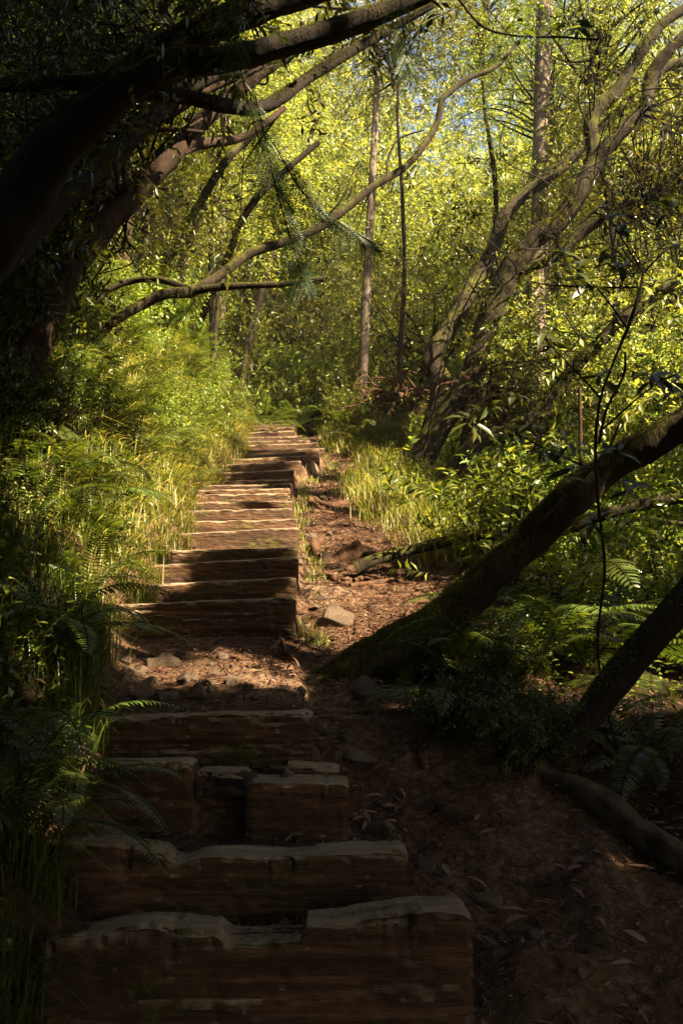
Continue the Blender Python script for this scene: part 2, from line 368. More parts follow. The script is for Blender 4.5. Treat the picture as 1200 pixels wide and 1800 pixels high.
# ------------------------------------------------------------------ timber steps
def timber(L, R, h, depth, label, seed, top=None, chip=.012, nlen=90, group='timber steps of the stairway'):
    """a squared, worn beam whose top front edge runs from L to R"""
    L = np.array(L); R = np.array(R); ln = np.linalg.norm(R - L); ux = (R - L) / ln; back = np.array([0, 1, 0.0]); 
    prof = []   # (back, down) closed section, rounded corners
    n1, n2 = 7, 8
    for k in (1, .8, .6, .4, .25): prof.append((depth * k, 0))
    for k in (.016, .009, .004, .001): prof.append((k, 0))
    for k in (.001, .004, .009, .016): prof.append((0, -k))
    for k in np.linspace(.12, 1, 26 if nlen >= 120 else 9): prof.append((0, -h * 1.12 * k))
    for k in range(4): prof.append((depth * (k + 1) / 4, -h * 1.12))
    for k in range(3): prof.append((depth, -h * 1.12 * (1 - (k + 1) / 4)))
    prof = np.array(prof); m = len(prof); far = 1 if L[1] < 4.9 else .35
    t = np.linspace(0, 1, nlen)
    c = L + ux * ln * t[:, None]
    V = c[:, None] + back * prof[None, :, :1] + np.array([0, 0, 1.0]) * prof[None, :, 1:]
    corner = np.exp(-((prof[:, 0] / .012) ** 2 + (prof[:, 1] / .012) ** 2))       # front top edge is rounded and chipped
    wv = fbm(V + seed * 3.1, 9, seed, 3); lo = fbm((c + seed * 5.3), 2.2, seed, 3)
    fx = 1 - np.clip(prof[:, 0] / depth, 0, 1); V[..., 1] += corner * (.005 + .006 * wv) + .005 * wv * fx + (.010 * far * lo)[:, None] * fx + .004 * vnoise(V * [1, 1, 3], 30, seed) * fx
    if L[1] > 4.9: wv = wv * .5; lo = lo * .35
    V[..., 2] -= corner * (.005 + .007 * (wv + .3)) + chip * .5 * np.exp(-np.abs(prof[:, 1]) / .05) * (lo[:, None] + .3 * wv)
    if top is not None:
        V[..., 2] += np.exp(-np.abs(prof[:, 1]) / .08)[None] * np.array([top(a) for a in t])[:, None]
    fx = 1 - np.clip(prof[:, 0] / depth, 0, 1)
    rl = 1.0 if nlen >= 120 and c[0, 1] < 5.2 else .22
    crack = rl * np.clip(fbm(V * [1.1, 1, 16], 1.6, seed + 40, 4) - .35, 0, 1)
    V[..., 1] += fx * (.022 * crack + .005 * rl * fbm(V * [1, 1, 2.5], 22, seed + 3)); V[..., 2] += (1 - (prof[:, 1] < -.005)) * (.005 * far * vnoise(V * [3, 24, 1], 3, seed) - .006 * crack)
    bite = np.clip(fbm(V * [1, 1, .35], 17, seed + 90, 4) - .30, 0, 1) * np.exp(prof[:, 1] / .05); V[..., 1] += fx * .035 * bite * rl; V[..., 2] -= .012 * bite * rl
    endr = np.clip(1 - np.minimum(t, 1 - t) * ln / .02, 0, 1)
    V = V + (c[:, None] + np.array([0, depth / 2, -h / 2]) - V) * (endr * .10)[:, None, None]
    i = np.arange(nlen - 1)[:, None] * m; j = np.arange(m)[None]; j2 = (j + 1) % m
    mb = MB().add(V.reshape(-1, 3) - L, np.stack([i + j, i + m + j, i + m + j2, i + j2], -1).reshape(-1, 4))
    for r in (0, nlen - 1):
        ring = V[r] - L; cc = ring.mean(0); ff = [[k, (k + 1) % m, m] if r == 0 else [(k + 1) % m, k, m] for k in range(m)]
        mb.add(np.vstack([ring, cc]), ff)
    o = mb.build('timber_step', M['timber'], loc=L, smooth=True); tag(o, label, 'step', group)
    o.data.set_sharp_from_angle(angle=math.radians(50)) if hasattr(o.data, 'set_sharp_from_angle') else None
    return o
def sst(a, b, x): t = min(1, max(0, (x - a) / (b - a))); return t * t * (3 - 2 * t)
def top1(t):   # high left half, worn notch, raised right part
    return -.024 * sst(.40, .435, t) + .034 * sst(.60, .615, t) + .012 * math.sin(9 * t) - .02 * math.exp(-(t / .12) ** 2)
def top2(t): return .012 * math.sin(7 * t + 1) + .016 * sst(.35, .33, t) - .015 * math.exp(-((t - .38) / .04) ** 2) + .01 * math.exp(-((t - .52) / .1) ** 2)
ORD = ['lowest', 'second', 'third', 'fourth', 'fifth', 'sixth', 'seventh', 'eighth', 'ninth', 'tenth', 'eleventh', 'twelfth', 'thirteenth', 'fourteenth',
       'fifteenth', 'sixteenth', 'seventeenth', 'eighteenth', 'nineteenth', 'twentieth', 'twenty-first', 'twenty-second', 'twenty-third', 'twenty-fourth', 'twenty-fifth', 'twenty-sixth', 'twenty-seventh', 'topmost']
DESC = {0: 'lowest and nearest timber step, thick, notched in the middle with moss on its face', 1: 'second timber step from the bottom, long and dark with a wavy worn top',
        3: 'wide dark timber step at the near edge of the landing', 4: 'tall timber step behind the dirt landing, first of the long upper flight'}
for i, s in enumerate(STEPS):
    L, R = SL[i].copy(), SR[i].copy(); L -= (R - L) * (.10 if i else .03)
    if i == 2:
        A = at(205, 1342, 3.12); B = at(338, 1340, 3.12); timber(A - [.1, 0, 0], B, .20, .14, 'short dark timber block at the left end of the third step, rounded top', 31, None, nlen=120)
        A = at(338, 1357, 3.15); B = at(436, 1360, 3.14); timber(A, B, .18, .15, 'low broken middle piece of the third step, between its dark block and grey plank', 32, None, .03, nlen=120)
        A = at(433, 1374, 3.02); B = at(613, 1377, 3.02); timber(A, B, .20, .20, 'grey flat topped timber at the right end of the third step', 33, None, .008, nlen=130)
        A = at(505, 1341, 3.26); B = at(596, 1350, 3.26); timber(A, B, .06, .12, 'small weathered plank lying just behind the right end of the third step', 34, None, .008, nlen=40)
        continue
    d = DESC.get(i) or ('%s timber step from the bottom, %s' % (ORD[i], 'dark and shaded' if i in (5, 6, 15, 16, 17) else ('mossy riser in the sun' if i < 15 else 'sunlit reddish riser')) if i < 27 else 'topmost thin timber step where the stairway meets the grass')
    timber(L, R, s[3], .15 if i < 4 else .12, d, i + 1, top1 if i == 0 else top2 if i == 1 else None, .02 if i < 5 else .006, 300 if i < 5 else 120)

# ------------------------------------------------------------------ plants: makers
def frond(lm, sm, base, az, length, rise, droop, pairs=34, wid=.09, roll=0):
    """an arching fern frond with two rows of leaflets"""
    t = np.linspace(0, 1, pairs + 4)
    hx = np.array([math.cos(az), math.sin(az), 0]); up = np.array([0, 0, 1.0])
    P = base + hx * (length * t * (1 - .12 * t))[:, None] + up * (length * (rise * t - droop * t * t))[:, None]
    T = unit(np.gradient(P, axis=0)); S = unit(np.cross(T, up) + up * roll); N = np.cross(S, T)
    sticks(sm, P[:-1], P[1:], .0035)
    w_ = wid * length / .8 * np.sin(np.clip((t - .02) * math.pi * .9 + .25, 0, math.pi)) ** .7
    idx = np.arange(2, len(t)); k = len(idx)
    for sg in (-1, 1):
        U = S[idx] * sg + T[idx] * (.25 + .3 * t[idx, None]) - N[idx] * .12 + RNG.normal(size=(k, 3)) * .05
        leafs(lm, P[idx], U, N[idx] + RNG.normal(size=(k, 3)) * .15, np.maximum(w_[idx], .008), np.maximum(.0145 * length / .8, .008) * np.ones(k) * (1.15 - .4 * t[idx]), True, .05)
def fern_mesh(n, length, up=(.5, 1.1), fan=None, pairs=34):
    lm, sm = MB(), MB()
    for k in range(n):
        az = (k + random.random() * .6) / n * 2 * math.pi if fan is None else fan[0] + (fan[1] - fan[0]) * (k + random.random() * .6) / n
        l = length * random.uniform(.7, 1.15); r = random.uniform(*up)
        frond(lm, sm, np.array([math.cos(az) * .03, math.sin(az) * .03, 0]), az, l, r, r * random.uniform(.65, .95), pairs, .1, random.uniform(-.3, .3))
    return lm, sm
def shrub_mesh(h, r, ntw, L, W, nl=14, fine=False):
    lm, sm = MB(), MB()
    ns = 7; tips = []
    for k in range(ns):
        az = k / ns * 6.28 + random.random(); out = random.uniform(.2, 1) * r
        P = spline([[0, 0, -.05, .012], [math.cos(az) * out * .35, math.sin(az) * out * .35, h * .4, .009], [math.cos(az) * out, math.sin(az) * out, h * random.uniform(.6, 1), .004]], 6)
        tube(sm, P[:, :3], P[:, 3], 5, 0, cap=False); tips.append(P[5:, :3])
    T = np.vstack(tips); S = T[RNG.integers(0, len(T), ntw)] + RNG.normal(size=(ntw, 3)) * [r * .28, r * .28, h * .14]
    S[:, 2] = np.maximum(S[:, 2], .04)
    D = unit(S - [0, 0, h * .3]) + RNG.normal(size=(ntw, 3)) * .5 + [0, 0, .35]
    twigs(lm, sm, S, D, .22 * h / 1.0 + .06, nl, L, W, .3, fine=fine, stick_r=.003)
    return lm, sm
def crown_mesh(rx, ry, rz, clumps, per, nl, L, W, wisp=.55):
    """clumps of leafy twigs spread through an uneven volume, with limbs reaching them"""
    lm, sm = MB(), MB()
    c = rdir(clumps) * RNG.uniform(.3, 1.0, (clumps, 1)) ** .4
    c *= (1 + .35 * fbm(c * 1.0, 1.6, 12))[:, None]
    c = c * [rx, ry, rz]
    for k in range(min(clumps, 46)):
        a = np.array([0, 0, -rz * RNG.uniform(.0, .9)]); b = c[k]; m_ = (a + b) / 2 + RNG.normal(size=3) * .25 * rx * .4 + [0, 0, .2]
        P = spline([[*a, .035], [*m_, .016], [*b, .005]], 5); tube(sm, P[:, :3], P[:, 3], 5, .1, cap=False)
    S = np.repeat(c, per, 0) + RNG.normal(size=(clumps * per, 3)) * [wisp, wisp, wisp * .55]
    D = rdir(len(S)) + unit(S) * .6 + [0, 0, -.1]
    twigs(lm, sm, S, D, .55, nl, L, W, .35, stick_r=.002)
    return lm, sm

# ------------------------------------------------------------------ unseen shade trees, added to block sun and sky, opened for sun patches
lit = []      # (point, radius): places to be sunlit; leaves up-sun of them are cut away
def L_(px, py, Y, r): lit.append((at(px, py, Y), r))
for k, s in enumerate(STEPS):
    if 8 <= k <= 14 or k >= 19:
        for u in (0, .5, 1.0): lit.append((SL[k] + (SR[k] - SL[k]) * u, .22))
for (px, py, Y, r) in [(300, 880, 7.0, .45), (330, 800, 8, .5), (370, 740, 9, .6), (400, 690, 10, .7), (330, 650, 9.5, .6), (280, 590, 9.5, .5), (380, 620, 11, .8),
                       (250, 780, 7, .35), (260, 940, 6.2, .3), (480, 690, 13, 1.2), (550, 700, 14, 1), (640, 760, 12, .9), (600, 830, 10, .6), (590, 880, 8.4, .55),
                       (580, 940, 7.2, .5), (640, 930, 7.2, .5), (640, 1020, 6, .42), (600, 1075, 5.4, .4), (680, 1060, 5.6, .42), (560, 1010, 6, .25), (680, 880, 8.5, .6), (730, 900, 8, .5),
                       (650, 1100, 5.1, .25), (450, 1160, 4.5, .26), (580, 1140, 4.7, .3), (340, 1200, 4.2, .20), (270, 1190, 4.2, .16), (620, 1150, 4.6, .2), (500, 1200, 4.1, .12), (800, 850, 9, .7), (900, 900, 8.5, .8), (850, 950, 7, .4), (1100, 1000, 7, .5), (1050, 900, 9, .9),
                       (1130, 1250, 5.2, .3), (770, 640, 9.5, .25), (755, 760, 9.5, .22), (810, 680, 9.5, .2), (850, 570, 9.4, .18), (860, 1100, 4.9, .08), (960, 1070, 5, .10), (740, 1220, 4, .08), (900, 1180, 4.3, .08), (980, 1200, 4.4, .1), (1000, 1120, 6, .2), (480, 430, 6.3, .15), (560, 400, 6.3, .15), (420, 505, 6.3, .15), (350, 230, 7, .15),
                       (180, 1310, 2.6, .07), (1130, 1485, 2.95, .03), (1150, 1300, 4.8, .2), (180, 680, 5.5, .28), (100, 720, 5.2, .12), (160, 860, 5.2, .12), (60, 900, 4.6, .10), (200, 1230, 3, .10), (150, 1000, 4.2, .14), (1000, 620, 8, .5), (1100, 700, 8, .5), (470, 300, 2.45, .05), (520, 440, 2.4, .06), (620, 410, 2.3, .05), (440, 200, 2.5, .04)]:
    L_(px, py, Y, r)
for y_ in np.arange(6.4, 15.5, .45):
    for d_ in (.25, .75, 1.3, 1.9):
        if d_ > (y_ - 5.6) * .75: continue
        x_ = float(xl(y_)) - d_; lit.append((np.array([x_, y_, float(gz(x_, y_, False)) + .15]), .42))
for _ in range(60): L_(RNG.uniform(20, 290), RNG.uniform(600, 1120), RNG.uniform(4.2, 6.5), RNG.uniform(.06, .15))
for _ in range(26): L_(RNG.uniform(160, 420), RNG.uniform(100, 480), RNG.uniform(6, 8), RNG.uniform(.08, .2))
for _ in range(26): L_(RNG.uniform(800, 1200), RNG.uniform(1130, 1330), RNG.uniform(4.2, 4.9), RNG.uniform(.06, .14))
LP = np.array([p for p, r in lit]); LR = np.array([r for p, r in lit])
def clear_of_sun_shafts(P, grow=.0):
    """False where a leaf would stand in one of the shafts of sunlight"""
    ok = np.ones(len(P), bool); nz = 1 + .75 * vnoise(P, 5, 3) + .3 * vnoise(P, 14, 8)
    for p, r in zip(LP, LR):
        d = P - p; t = d @ SUN; q = np.linalg.norm(d - t[:, None] * SUN, axis=1)
        ok &= ~((q < r * nz + grow) & (t > .4))
    return ok
def in_view(P, m=60, near=0.0):
    x, y, d = to_px(P); return (P[:, 1] > near) & (x > -m) & (x < 1200 + m) & (y > -m) & (y < 1800 + m)

def shade_trees():
    # spots on the ground, steps and low foliage to keep in shade; the added leaf cover is put up-sun
    n = 5200
    T1 = np.stack([RNG.uniform(-3.5, 2.6, n), RNG.uniform(-2.5, 5.6, n)], -1); T1 = np.c_[T1, gz(T1[:, 0], T1[:, 1], False) + RNG.uniform(0, 1.2, n)]
    n2 = 1300
    T2 = np.stack([RNG.uniform(-7, -1.8, n2), RNG.uniform(3, 11, n2)], -1); T2 = np.c_[T2, RNG.uniform(0, 5.5, n2)]
    n3 = 700
    T3 = np.array([at(RNG.uniform(380, 530), RNG.uniform(815, 850), RNG.uniform(9, 10)) for _ in range(160)] + [at(RNG.uniform(215, 520), RNG.uniform(965, 1110), RNG.uniform(5, 6.1)) for _ in range(300)]
                  + [at(RNG.uniform(-50, 700), RNG.uniform(-40, 300), RNG.uniform(3, 6)) for _ in range(700)] + [at(RNG.uniform(820, 1250), RNG.uniform(-40, 400), RNG.uniform(8, 12.5)) for _ in range(1500)] + [at(RNG.uniform(-60, 400), RNG.uniform(-60, 330), RNG.uniform(8, 15)) for _ in range(1200)]
                  + [at(RNG.uniform(700, 1250), RNG.uniform(1050, 1400), RNG.uniform(3, 5)) for _ in range(400)])
    T4 = np.array([at(RNG.uniform(80, 850), RNG.uniform(1240, 1800), RNG.uniform(2.3, 3.6)) for _ in range(900)] + [at(620 + 620 * u + RNG.uniform(-30, 30), 1190 - 470 * u + RNG.uniform(-30, 30), 4.3) for u in RNG.uniform(0, 1, 420)]
                  + [at(960 + 260 * u + RNG.uniform(-20, 20), 1350 - 300 * u + RNG.uniform(-30, 30), 3.7) for u in RNG.uniform(0, 1, 200)] + [at(RNG.uniform(-30, 420), RNG.uniform(60, 420), 4.3) for _ in range(300)])
    T = np.vstack([T1, T2, T3, T4]); t = RNG.uniform(5.5, 9.5, len(T)); P = T + SUN * t[:, None]
    P = np.vstack([P, np.stack([RNG.uniform(-6, 8, 2600), RNG.uniform(-7, 2.5, 2600), RNG.uniform(2.2, 6.5, 2600)], -1)])
    yy = RNG.uniform(-.5, 7, 2200); P = np.vstack([P, np.stack([RNG.uniform(-6, 5, 2200), yy, .85 * yy + RNG.uniform(2.4, 5, 2200)], -1), np.stack([RNG.uniform(-7, 7, 1500), RNG.uniform(-9, -4, 1500), RNG.uniform(-1, 4, 1500)], -1)])
    P = np.vstack([P, np.stack([RNG.uniform(1, 9, 3800), RNG.uniform(-1, 10, 3800), RNG.uniform(2.5, 8, 3800)], -1)])
    P = P[~in_view(P, 120)]
    G = P - SUN * ((P[:, 2] - 3.0) / SUN[2])[:, None]      # nothing here stands in the way of the sun on the wood beyond
    P = P[~((G[:, 1] > 9.3) & (G[:, 0] > -2.2) & ((G[:, 0] < 1.2) | (RNG.uniform(0, 1, len(P)) < .95)))]
    cen = np.array([[5.2, -3.0], [5.6, 0.8], [6.5, 4.2], [1.8, -3.4], [6.2, 8.0]])  # trunks added out of view to carry the shading leaf clumps
    lab = ['bay tree leaning over the foot of the stairs from the right', 'broad bay tree standing right of the near steps', 'bay tree shading the middle of the stairs from the right',
           'bay tree behind the viewpoint reaching over the lowest step', 'bay tree on the right slope shading the upper steps']
    who = np.argmin(((P[:, None, :2] - cen[None]) ** 2).sum(-1), 1)
    for k in range(len(cen)):
        Q = P[who == k]
        if len(Q) < 20: continue
        b = np.array([*cen[k], float(gz(*cen[k]))]); 
        root = thing('bay_tree', lab[k], 'tree', b, group='trees that shade the stairway')
        top = Q.mean(0) * [1, 1, 1] if k else Q.mean(0); tm = MB()
        for _ in range(12):
            Pp = spline([[*b - [0, 0, .3], .28], [*(b * .6 + top * .4), .22], [*top, .12]], 10)
            if not in_view(Pp[:, :3], 260).any(): break
            top = top + [.35 if b[0] > 0 else -.35, -.3, 0]
        Pp[:, :3] -= b
        tube(tm, Pp[:, :3], Pp[:, 3], 12, .08)
        for q in Q[RNG.integers(0, len(Q), 14)]:
            s0 = Pp[RNG.integers(12, len(Pp))]; Z = spline([[*s0[:3], .07], [*((s0[:3] + q - b) / 2 + [0, 0, .3]), .04], [*(q - b), .012]], 5)
            if in_view(Z[:, :3] + b, 60).any() or not clear_of_sun_shafts(Z[8:, :3] + b).all(): continue
            tube(tm, Z[:, :3], Z[:, 3], 6, .05)
        tm.build('trunk', M['bark_dark'], root, True)
        S = np.repeat(Q, 4, 0) + RNG.normal(size=(len(Q) * 4, 3)) * .22; S = S[clear_of_sun_shafts(S, .12)]; S = S[~in_view(S, 100)]
        lm = MB(); twigs(lm, None, S, rdir(len(S)), .4, 9, .14, .06, .2)
        V = lm.V[0].reshape(-1, 4, 3); keep = clear_of_sun_shafts(V.mean(1), .03); 
        lm2 = MB(); VV = V[keep]; bb = np.arange(len(VV))[:, None] * 4
        lm2.add(VV.reshape(-1, 3) - b, np.concatenate([bb + np.array([[0, 1, 2]]), bb + np.array([[0, 2, 3]])]))
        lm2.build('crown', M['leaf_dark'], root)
shade_trees()

# ------------------------------------------------------------------ big trees one can tell apart
def boxpts(n, x0, x1, y0, y1, Y0, Y1):
    """points filling the block of air between two distances"""
    return np.array([at(RNG.uniform(x0, x1), RNG.uniform(y0, y1), RNG.uniform(Y0, Y1)) for _ in range(n)])
def clumpy(n, k, r, *reg):
    c = np.vstack([boxpts(max(1, k // len(reg)), *q) for q in reg]); return c[RNG.integers(0, len(c), n)] + RNG.normal(size=(n, 3)) * r
def foliage(root, base, S, L, W, mat, nl=12, ln=.3, droop=.3, fine=False, name='foliage', cull=True, down=-.1, src=None, nb=90):
    if cull: S = S[clear_of_sun_shafts(S, .05)]
    lm, sm = MB(), MB(); D = rdir(len(S)) + [0, 0, down]
    twigs(lm, sm, S - base, D, ln, nl, L, W, droop, fine=fine, stick_r=.003)
    if src is not None and len(S):
        K = np.vstack([q[:, :3] for q in src]) - base
        for q in S[RNG.integers(0, len(S), nb)] - base:
            d = np.linalg.norm(K - q, axis=1); j = np.argmin(d)
            if d[j] < .12 or d[j] > 2.2: continue
            j = min(len(K) - 1, j + RNG.integers(-6, 7)) if j > 8 else j; a = K[j]; m1 = a + (q - a) * .4 + RNG.normal(size=3) * .10 * d[j]; m2 = a + (q - a) * .75 + RNG.normal(size=3) * .12 * d[j]; r = min(.012, .006 * d[j] + .003)
            Z = spline([[*a, r], [*m1, r * .7], [*m2, r * .5], [*q, r * .25]], 5); tube(sm, Z[:, :3], Z[:, 3], 5, 0, cap=False)
    o = lm.build(name, mat, root); sm.build('foliage_stems', M['bark_dark'], o); return o
def limbs(root, base, rows, mat, sides=12, rough=.09, n=18, moss=0):
    out = []
    for i, (nm, pts) in enumerate(rows):
        mb = MB(); big = max(p[3] for p in pts) > 12; out.append(limb(mb, pts, n, int(sides * 1.8) if big else sides, rough * 1.3, seed=i * 7 + len(pts)))
        for v in mb.V: v -= base
        mb.build(nm, mat, root, True)
        if moss and big: moss_tufts(mb, out[-1], base, root, moss)
    return out
def moss_tufts(mb, S, base, root, n):
    V = mb.V[0]; ring = len(V) // len(S); c = np.repeat(S[:, :3] - base, ring, 0); Nn = unit(V - c)
    k = RNG.integers(0, len(V) - ring, n * 3); f = RNG.uniform(0, 1, (len(k), 1)); P = V[k] * (1 - f) + V[k + RNG.choice([1, ring], len(k)) % len(V)] * f; N_ = Nn[k]
    m_ = vnoise(P + base, 5, 7) * .55 + N_[:, 2] * .55 + vnoise(P + base, 22, 9) * .25; ok = m_ > RNG.uniform(-.1, .45, len(k)); ok &= np.linalg.norm(V[k] - V[(k + 1) % len(V)], axis=1) < .3
    P, N_ = P[ok][:n], N_[ok][:n]; U = N_ + RNG.normal(size=P.shape) * .7 + [0, 0, -.2]; q = MB()
    leafs(q, P - N_ * .002, U, rdir(len(P)), RNG.uniform(.006, .022, len(P)), .0035); q.build('moss', M['moss'], root)
def sidetwigs(S, n, ln, lo=.2):
    """starts for twigs along a limb"""
    k = RNG.integers(int(len(S) * lo), len(S), n); return S[k, :3] + RNG.normal(size=(n, 3)) * ln

# upper left: the heavy dark tree over the path
b = on(-2.6, 4.2); t = thing('overhanging_tree', 'huge dark mossy tree at the upper left whose thick limbs arch over the path', 'tree', b)
rowsA = [('trunk', [(-420, 1000, 4.6, 76), (-260, 800, 4.5, 68), (-110, 560, 4.4, 60), (0, 410, 4.4, 50), (60, 315, 4.4, 45), (115, 240, 4.4, 42), (175, 185, 4.4, 34)]),
 ('limb', [(110, 245, 4.4, 44), (200, 160, 4.4, 34), (300, 85, 4.4, 32), (400, 35, 4.4, 28), (500, 2, 4.4, 25), (620, -40, 4.4, 20)]),
 ('limb', [(100, 260, 4.3, 40), (170, 195, 4.2, 34), (240, 145, 4.1, 30), (310, 112, 4.1, 27), (400, 104, 4.1, 25), (500, 78, 4.1, 23), (600, 48, 4.1, 21), (700, 12, 4.1, 18), (800, -30, 4.1, 14)]),
 ('limb', [(190, 150, 4.25, 20), (265, 162, 4.3, 15), (330, 172, 4.4, 14), (400, 186, 4.5, 13), (455, 190, 4.6, 12), (500, 168, 4.7, 11), (545, 135, 4.8, 10), (610, 95, 4.9, 9), (680, 55, 5, 8), (760, 10, 5, 6)]),
 ('limb', [(-80, 152, 4.6, 15), (-10, 150, 4.6, 13), (60, 152, 4.5, 12), (130, 146, 4.4, 12), (190, 150, 4.3, 12)]),
 ('limb', [(-60, 470, 4.5, 40), (20, 440, 4.7, 30), (90, 370, 5.0, 22), (170, 300, 5.2, 18), (260, 215, 5.4, 15), (340, 150, 5.6, 12), (430, 120, 5.8, 10)])]
SA = limbs(t, b, rowsA, M['bark_dark'], 16, .1, moss=5000)
S = np.vstack([clumpy(900, 50, .3, (-80, 420, -80, 160, 6, 9), (-80, 300, -60, 300, 6, 8.5)), clumpy(900, 60, .22, (-60, 330, -60, 130, 4.6, 7), (-60, 200, 150, 560, 5, 7.5), (60, 330, 180, 460, 5.5, 8)), clumpy(420, 36, .16, (330, 900, -60, 70, 3.8, 6), (450, 800, 60, 150, 4.5, 6))] + [sidetwigs(s, 40, .12) for s in SA[1:]])
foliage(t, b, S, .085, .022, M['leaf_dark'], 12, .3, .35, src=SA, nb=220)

b = on(-1.9, 5.6); t = thing('leaning_tree', 'reddish barked tree leaning right out of the left bank, under the dark limbs', 'tree', b)
SB = limbs(t, b, [('trunk', [(20, 680, 5.6, 32), (70, 590, 5.6, 28), (105, 510, 5.6, 26), (150, 435, 5.7, 24), (210, 365, 5.8, 23), (280, 295, 5.9, 20), (330, 240, 6, 18), (375, 195, 6.1, 16), (430, 150, 6.2, 13), (500, 100, 6.3, 11), (600, 40, 6.4, 8)]),
 ('limb', [(150, 435, 5.7, 15), (185, 330, 5.9, 14), (240, 240, 6.1, 13), (310, 190, 6.2, 11), (380, 150, 6.3, 9), (470, 115, 6.5, 7)]),
 ('limb', [(160, 232, 5.4, 4), (230, 236, 5.5, 4), (300, 228, 5.6, 4), (357, 232, 5.7, 3)]),
 ('limb', [(300, 275, 5.9, 13), (345, 255, 6.1, 10), (400, 248, 6.3, 8), (440, 235, 6.4, 6), (500, 190, 6.6, 5)]),
 ('snag', [(330, 245, 5.95, 8), (345, 228, 5.9, 6), (357, 210, 5.85, 2)])], M['bark_red'], 14, .12)
foliage(t, b, np.vstack([clumpy(500, 34, .2, (60, 420, 250, 520, 5.6, 7.5), (200, 480, 60, 220, 6, 8))] + [sidetwigs(s, 30, .15) for s in SB[:2]]), .075, .02, M['leaf_bay'], 12, .28, .35, src=SB, nb=90)

# the sunlit bough that leaves the left bank and rises across the middle
b = at(180, 600, 6.2); t = thing('low_bough', 'slender sunlit bough rising from the left bank across the centre', 'branch', b)
SK = limbs(t, b, [('stem', [(185, 580, 6.1, 7), (205, 562, 6.1, 8), (250, 535, 6.2, 9), (290, 517, 6.2, 10), (335, 512, 6.3, 9.5), (385, 485, 6.4, 9), (440, 445, 6.5, 8.5), (500, 425, 6.6, 8), (560, 400, 6.7, 8), (615, 360, 6.8, 8), (660, 325, 6.9, 7.5), (710, 295, 7, 7), (745, 255, 7.1, 6), (768, 215, 7.2, 6), (778, 175, 7.2, 5), (820, 140, 7.3, 5), (870, 118, 7.4, 4), (905, 80, 7.5, 3)]),
 ('side_branch', [(335, 514, 6.3, 7), (375, 506, 6.25, 7), (430, 502, 6.2, 6.5), (500, 499, 6.2, 6), (540, 493, 6.2, 5.5), (568, 491, 6.2, 5)]),
 ('side_branch', [(170, 530, 6.5, 5), (200, 505, 6.5, 6), (240, 492, 6.5, 6), (285, 492, 6.4, 6), (320, 503, 6.4, 6), (345, 510, 6.35, 5)]),
 ('twig', [(680, 310, 6.95, 2.5), (682, 280, 7, 2.2), (700, 245, 7, 2), (745, 228, 7, 1.5)]),
 ('twig', [(555, 400, 6.7, 3), (600, 350, 6.6, 2), (625, 290, 6.6, 1.5)])], M['bark_moss'], 12, .08)
foliage(t, b, sidetwigs(SK[0], 60, .16, .55), .07, .02, M['leaf_bay'], 10, .25, .3, src=SK, nb=30)

# right of the trail: twin curved mossy trunks
b = ground_at(737, 838, 8); YD = b[1]
t = thing('twin_trunk_tree', 'curving mossy tree right of the trail that forks low into two trunks', 'tree', b)
k_ = YD
SD = limbs(t, b, [('trunk', [(715, 880, k_, 27), (735, 825, k_, 24), (762, 765, k_, 23), (800, 705, k_, 22), (830, 655, k_, 20), (843, 600, k_, 19), (865, 540, k_ - .1, 21), (895, 475, k_ - .2, 20), (935, 425, k_ - .3, 19), (985, 385, k_ - .4, 18), (1020, 335, k_ - .5, 17), (1042, 290, k_ - .5, 15), (1080, 242, k_ - .6, 14), (1120, 205, k_ - .6, 13), (1136, 175, k_ - .6, 12), (1142, 135, k_ - .6, 12), (1170, 95, k_ - .7, 11), (1215, 50, k_ - .8, 9)]),
 ('trunk', [(722, 860, k_ + .1, 18), (748, 780, k_ + .1, 18), (770, 715, k_ + .1, 18), (773, 670, k_ + .15, 18), (758, 638, k_ + .2, 19), (768, 610, k_ + .2, 16), (792, 575, k_ + .3, 16), (820, 525, k_ + .4, 15), (845, 480, k_ + .5, 14), (870, 425, k_ + .6, 13), (885, 380, k_ + .6, 13), (925, 340, k_ + .7, 12), (985, 295, k_ + .7, 11), (1040, 240, k_ + .8, 9), (1110, 170, k_ + .8, 7)]),
 ('limb', [(1038, 298, k_ - .5, 15), (1042, 265, k_ - .5, 13), (1038, 215, k_ - .5, 13), (1052, 188, k_ - .5, 14), (1080, 165, k_ - .5, 12), (1105, 125, k_ - .5, 11), (1130, 85, k_ - .6, 11), (1160, 45, k_ - .6, 10), (1210, 10, k_ - .6, 9)]),
 ('limb', [(905, 480, k_ - .2, 10), (940, 468, k_ - .3, 10), (985, 445, k_ - .5, 9), (1030, 405, k_ - .6, 9), (1080, 372, k_ - .8, 8), (1130, 348, k_ - .9, 8), (1215, 325, k_ - 1, 7)]),
 ('limb', [(1120, 205, k_ - .6, 9), (1160, 125, k_ - .4, 9), (1215, 105, k_ - .3, 8)])], M['bark_moss'], 14, .1, moss=9000)
foliage(t, b, np.vstack([clumpy(260, 26, .22, (780, 1010, 330, 640, 7.6, 9)), clumpy(1500, 90, .25, (830, 1260, -60, 300, 7.5, 10), (980, 1260, 180, 480, 7, 10), (600, 860, -60, 60, 8, 11))] + [sidetwigs(s, 40, .3, .5) for s in SD]), .075, .021, M['leaf_bay'], 12, .3, .3, src=SD, nb=240)

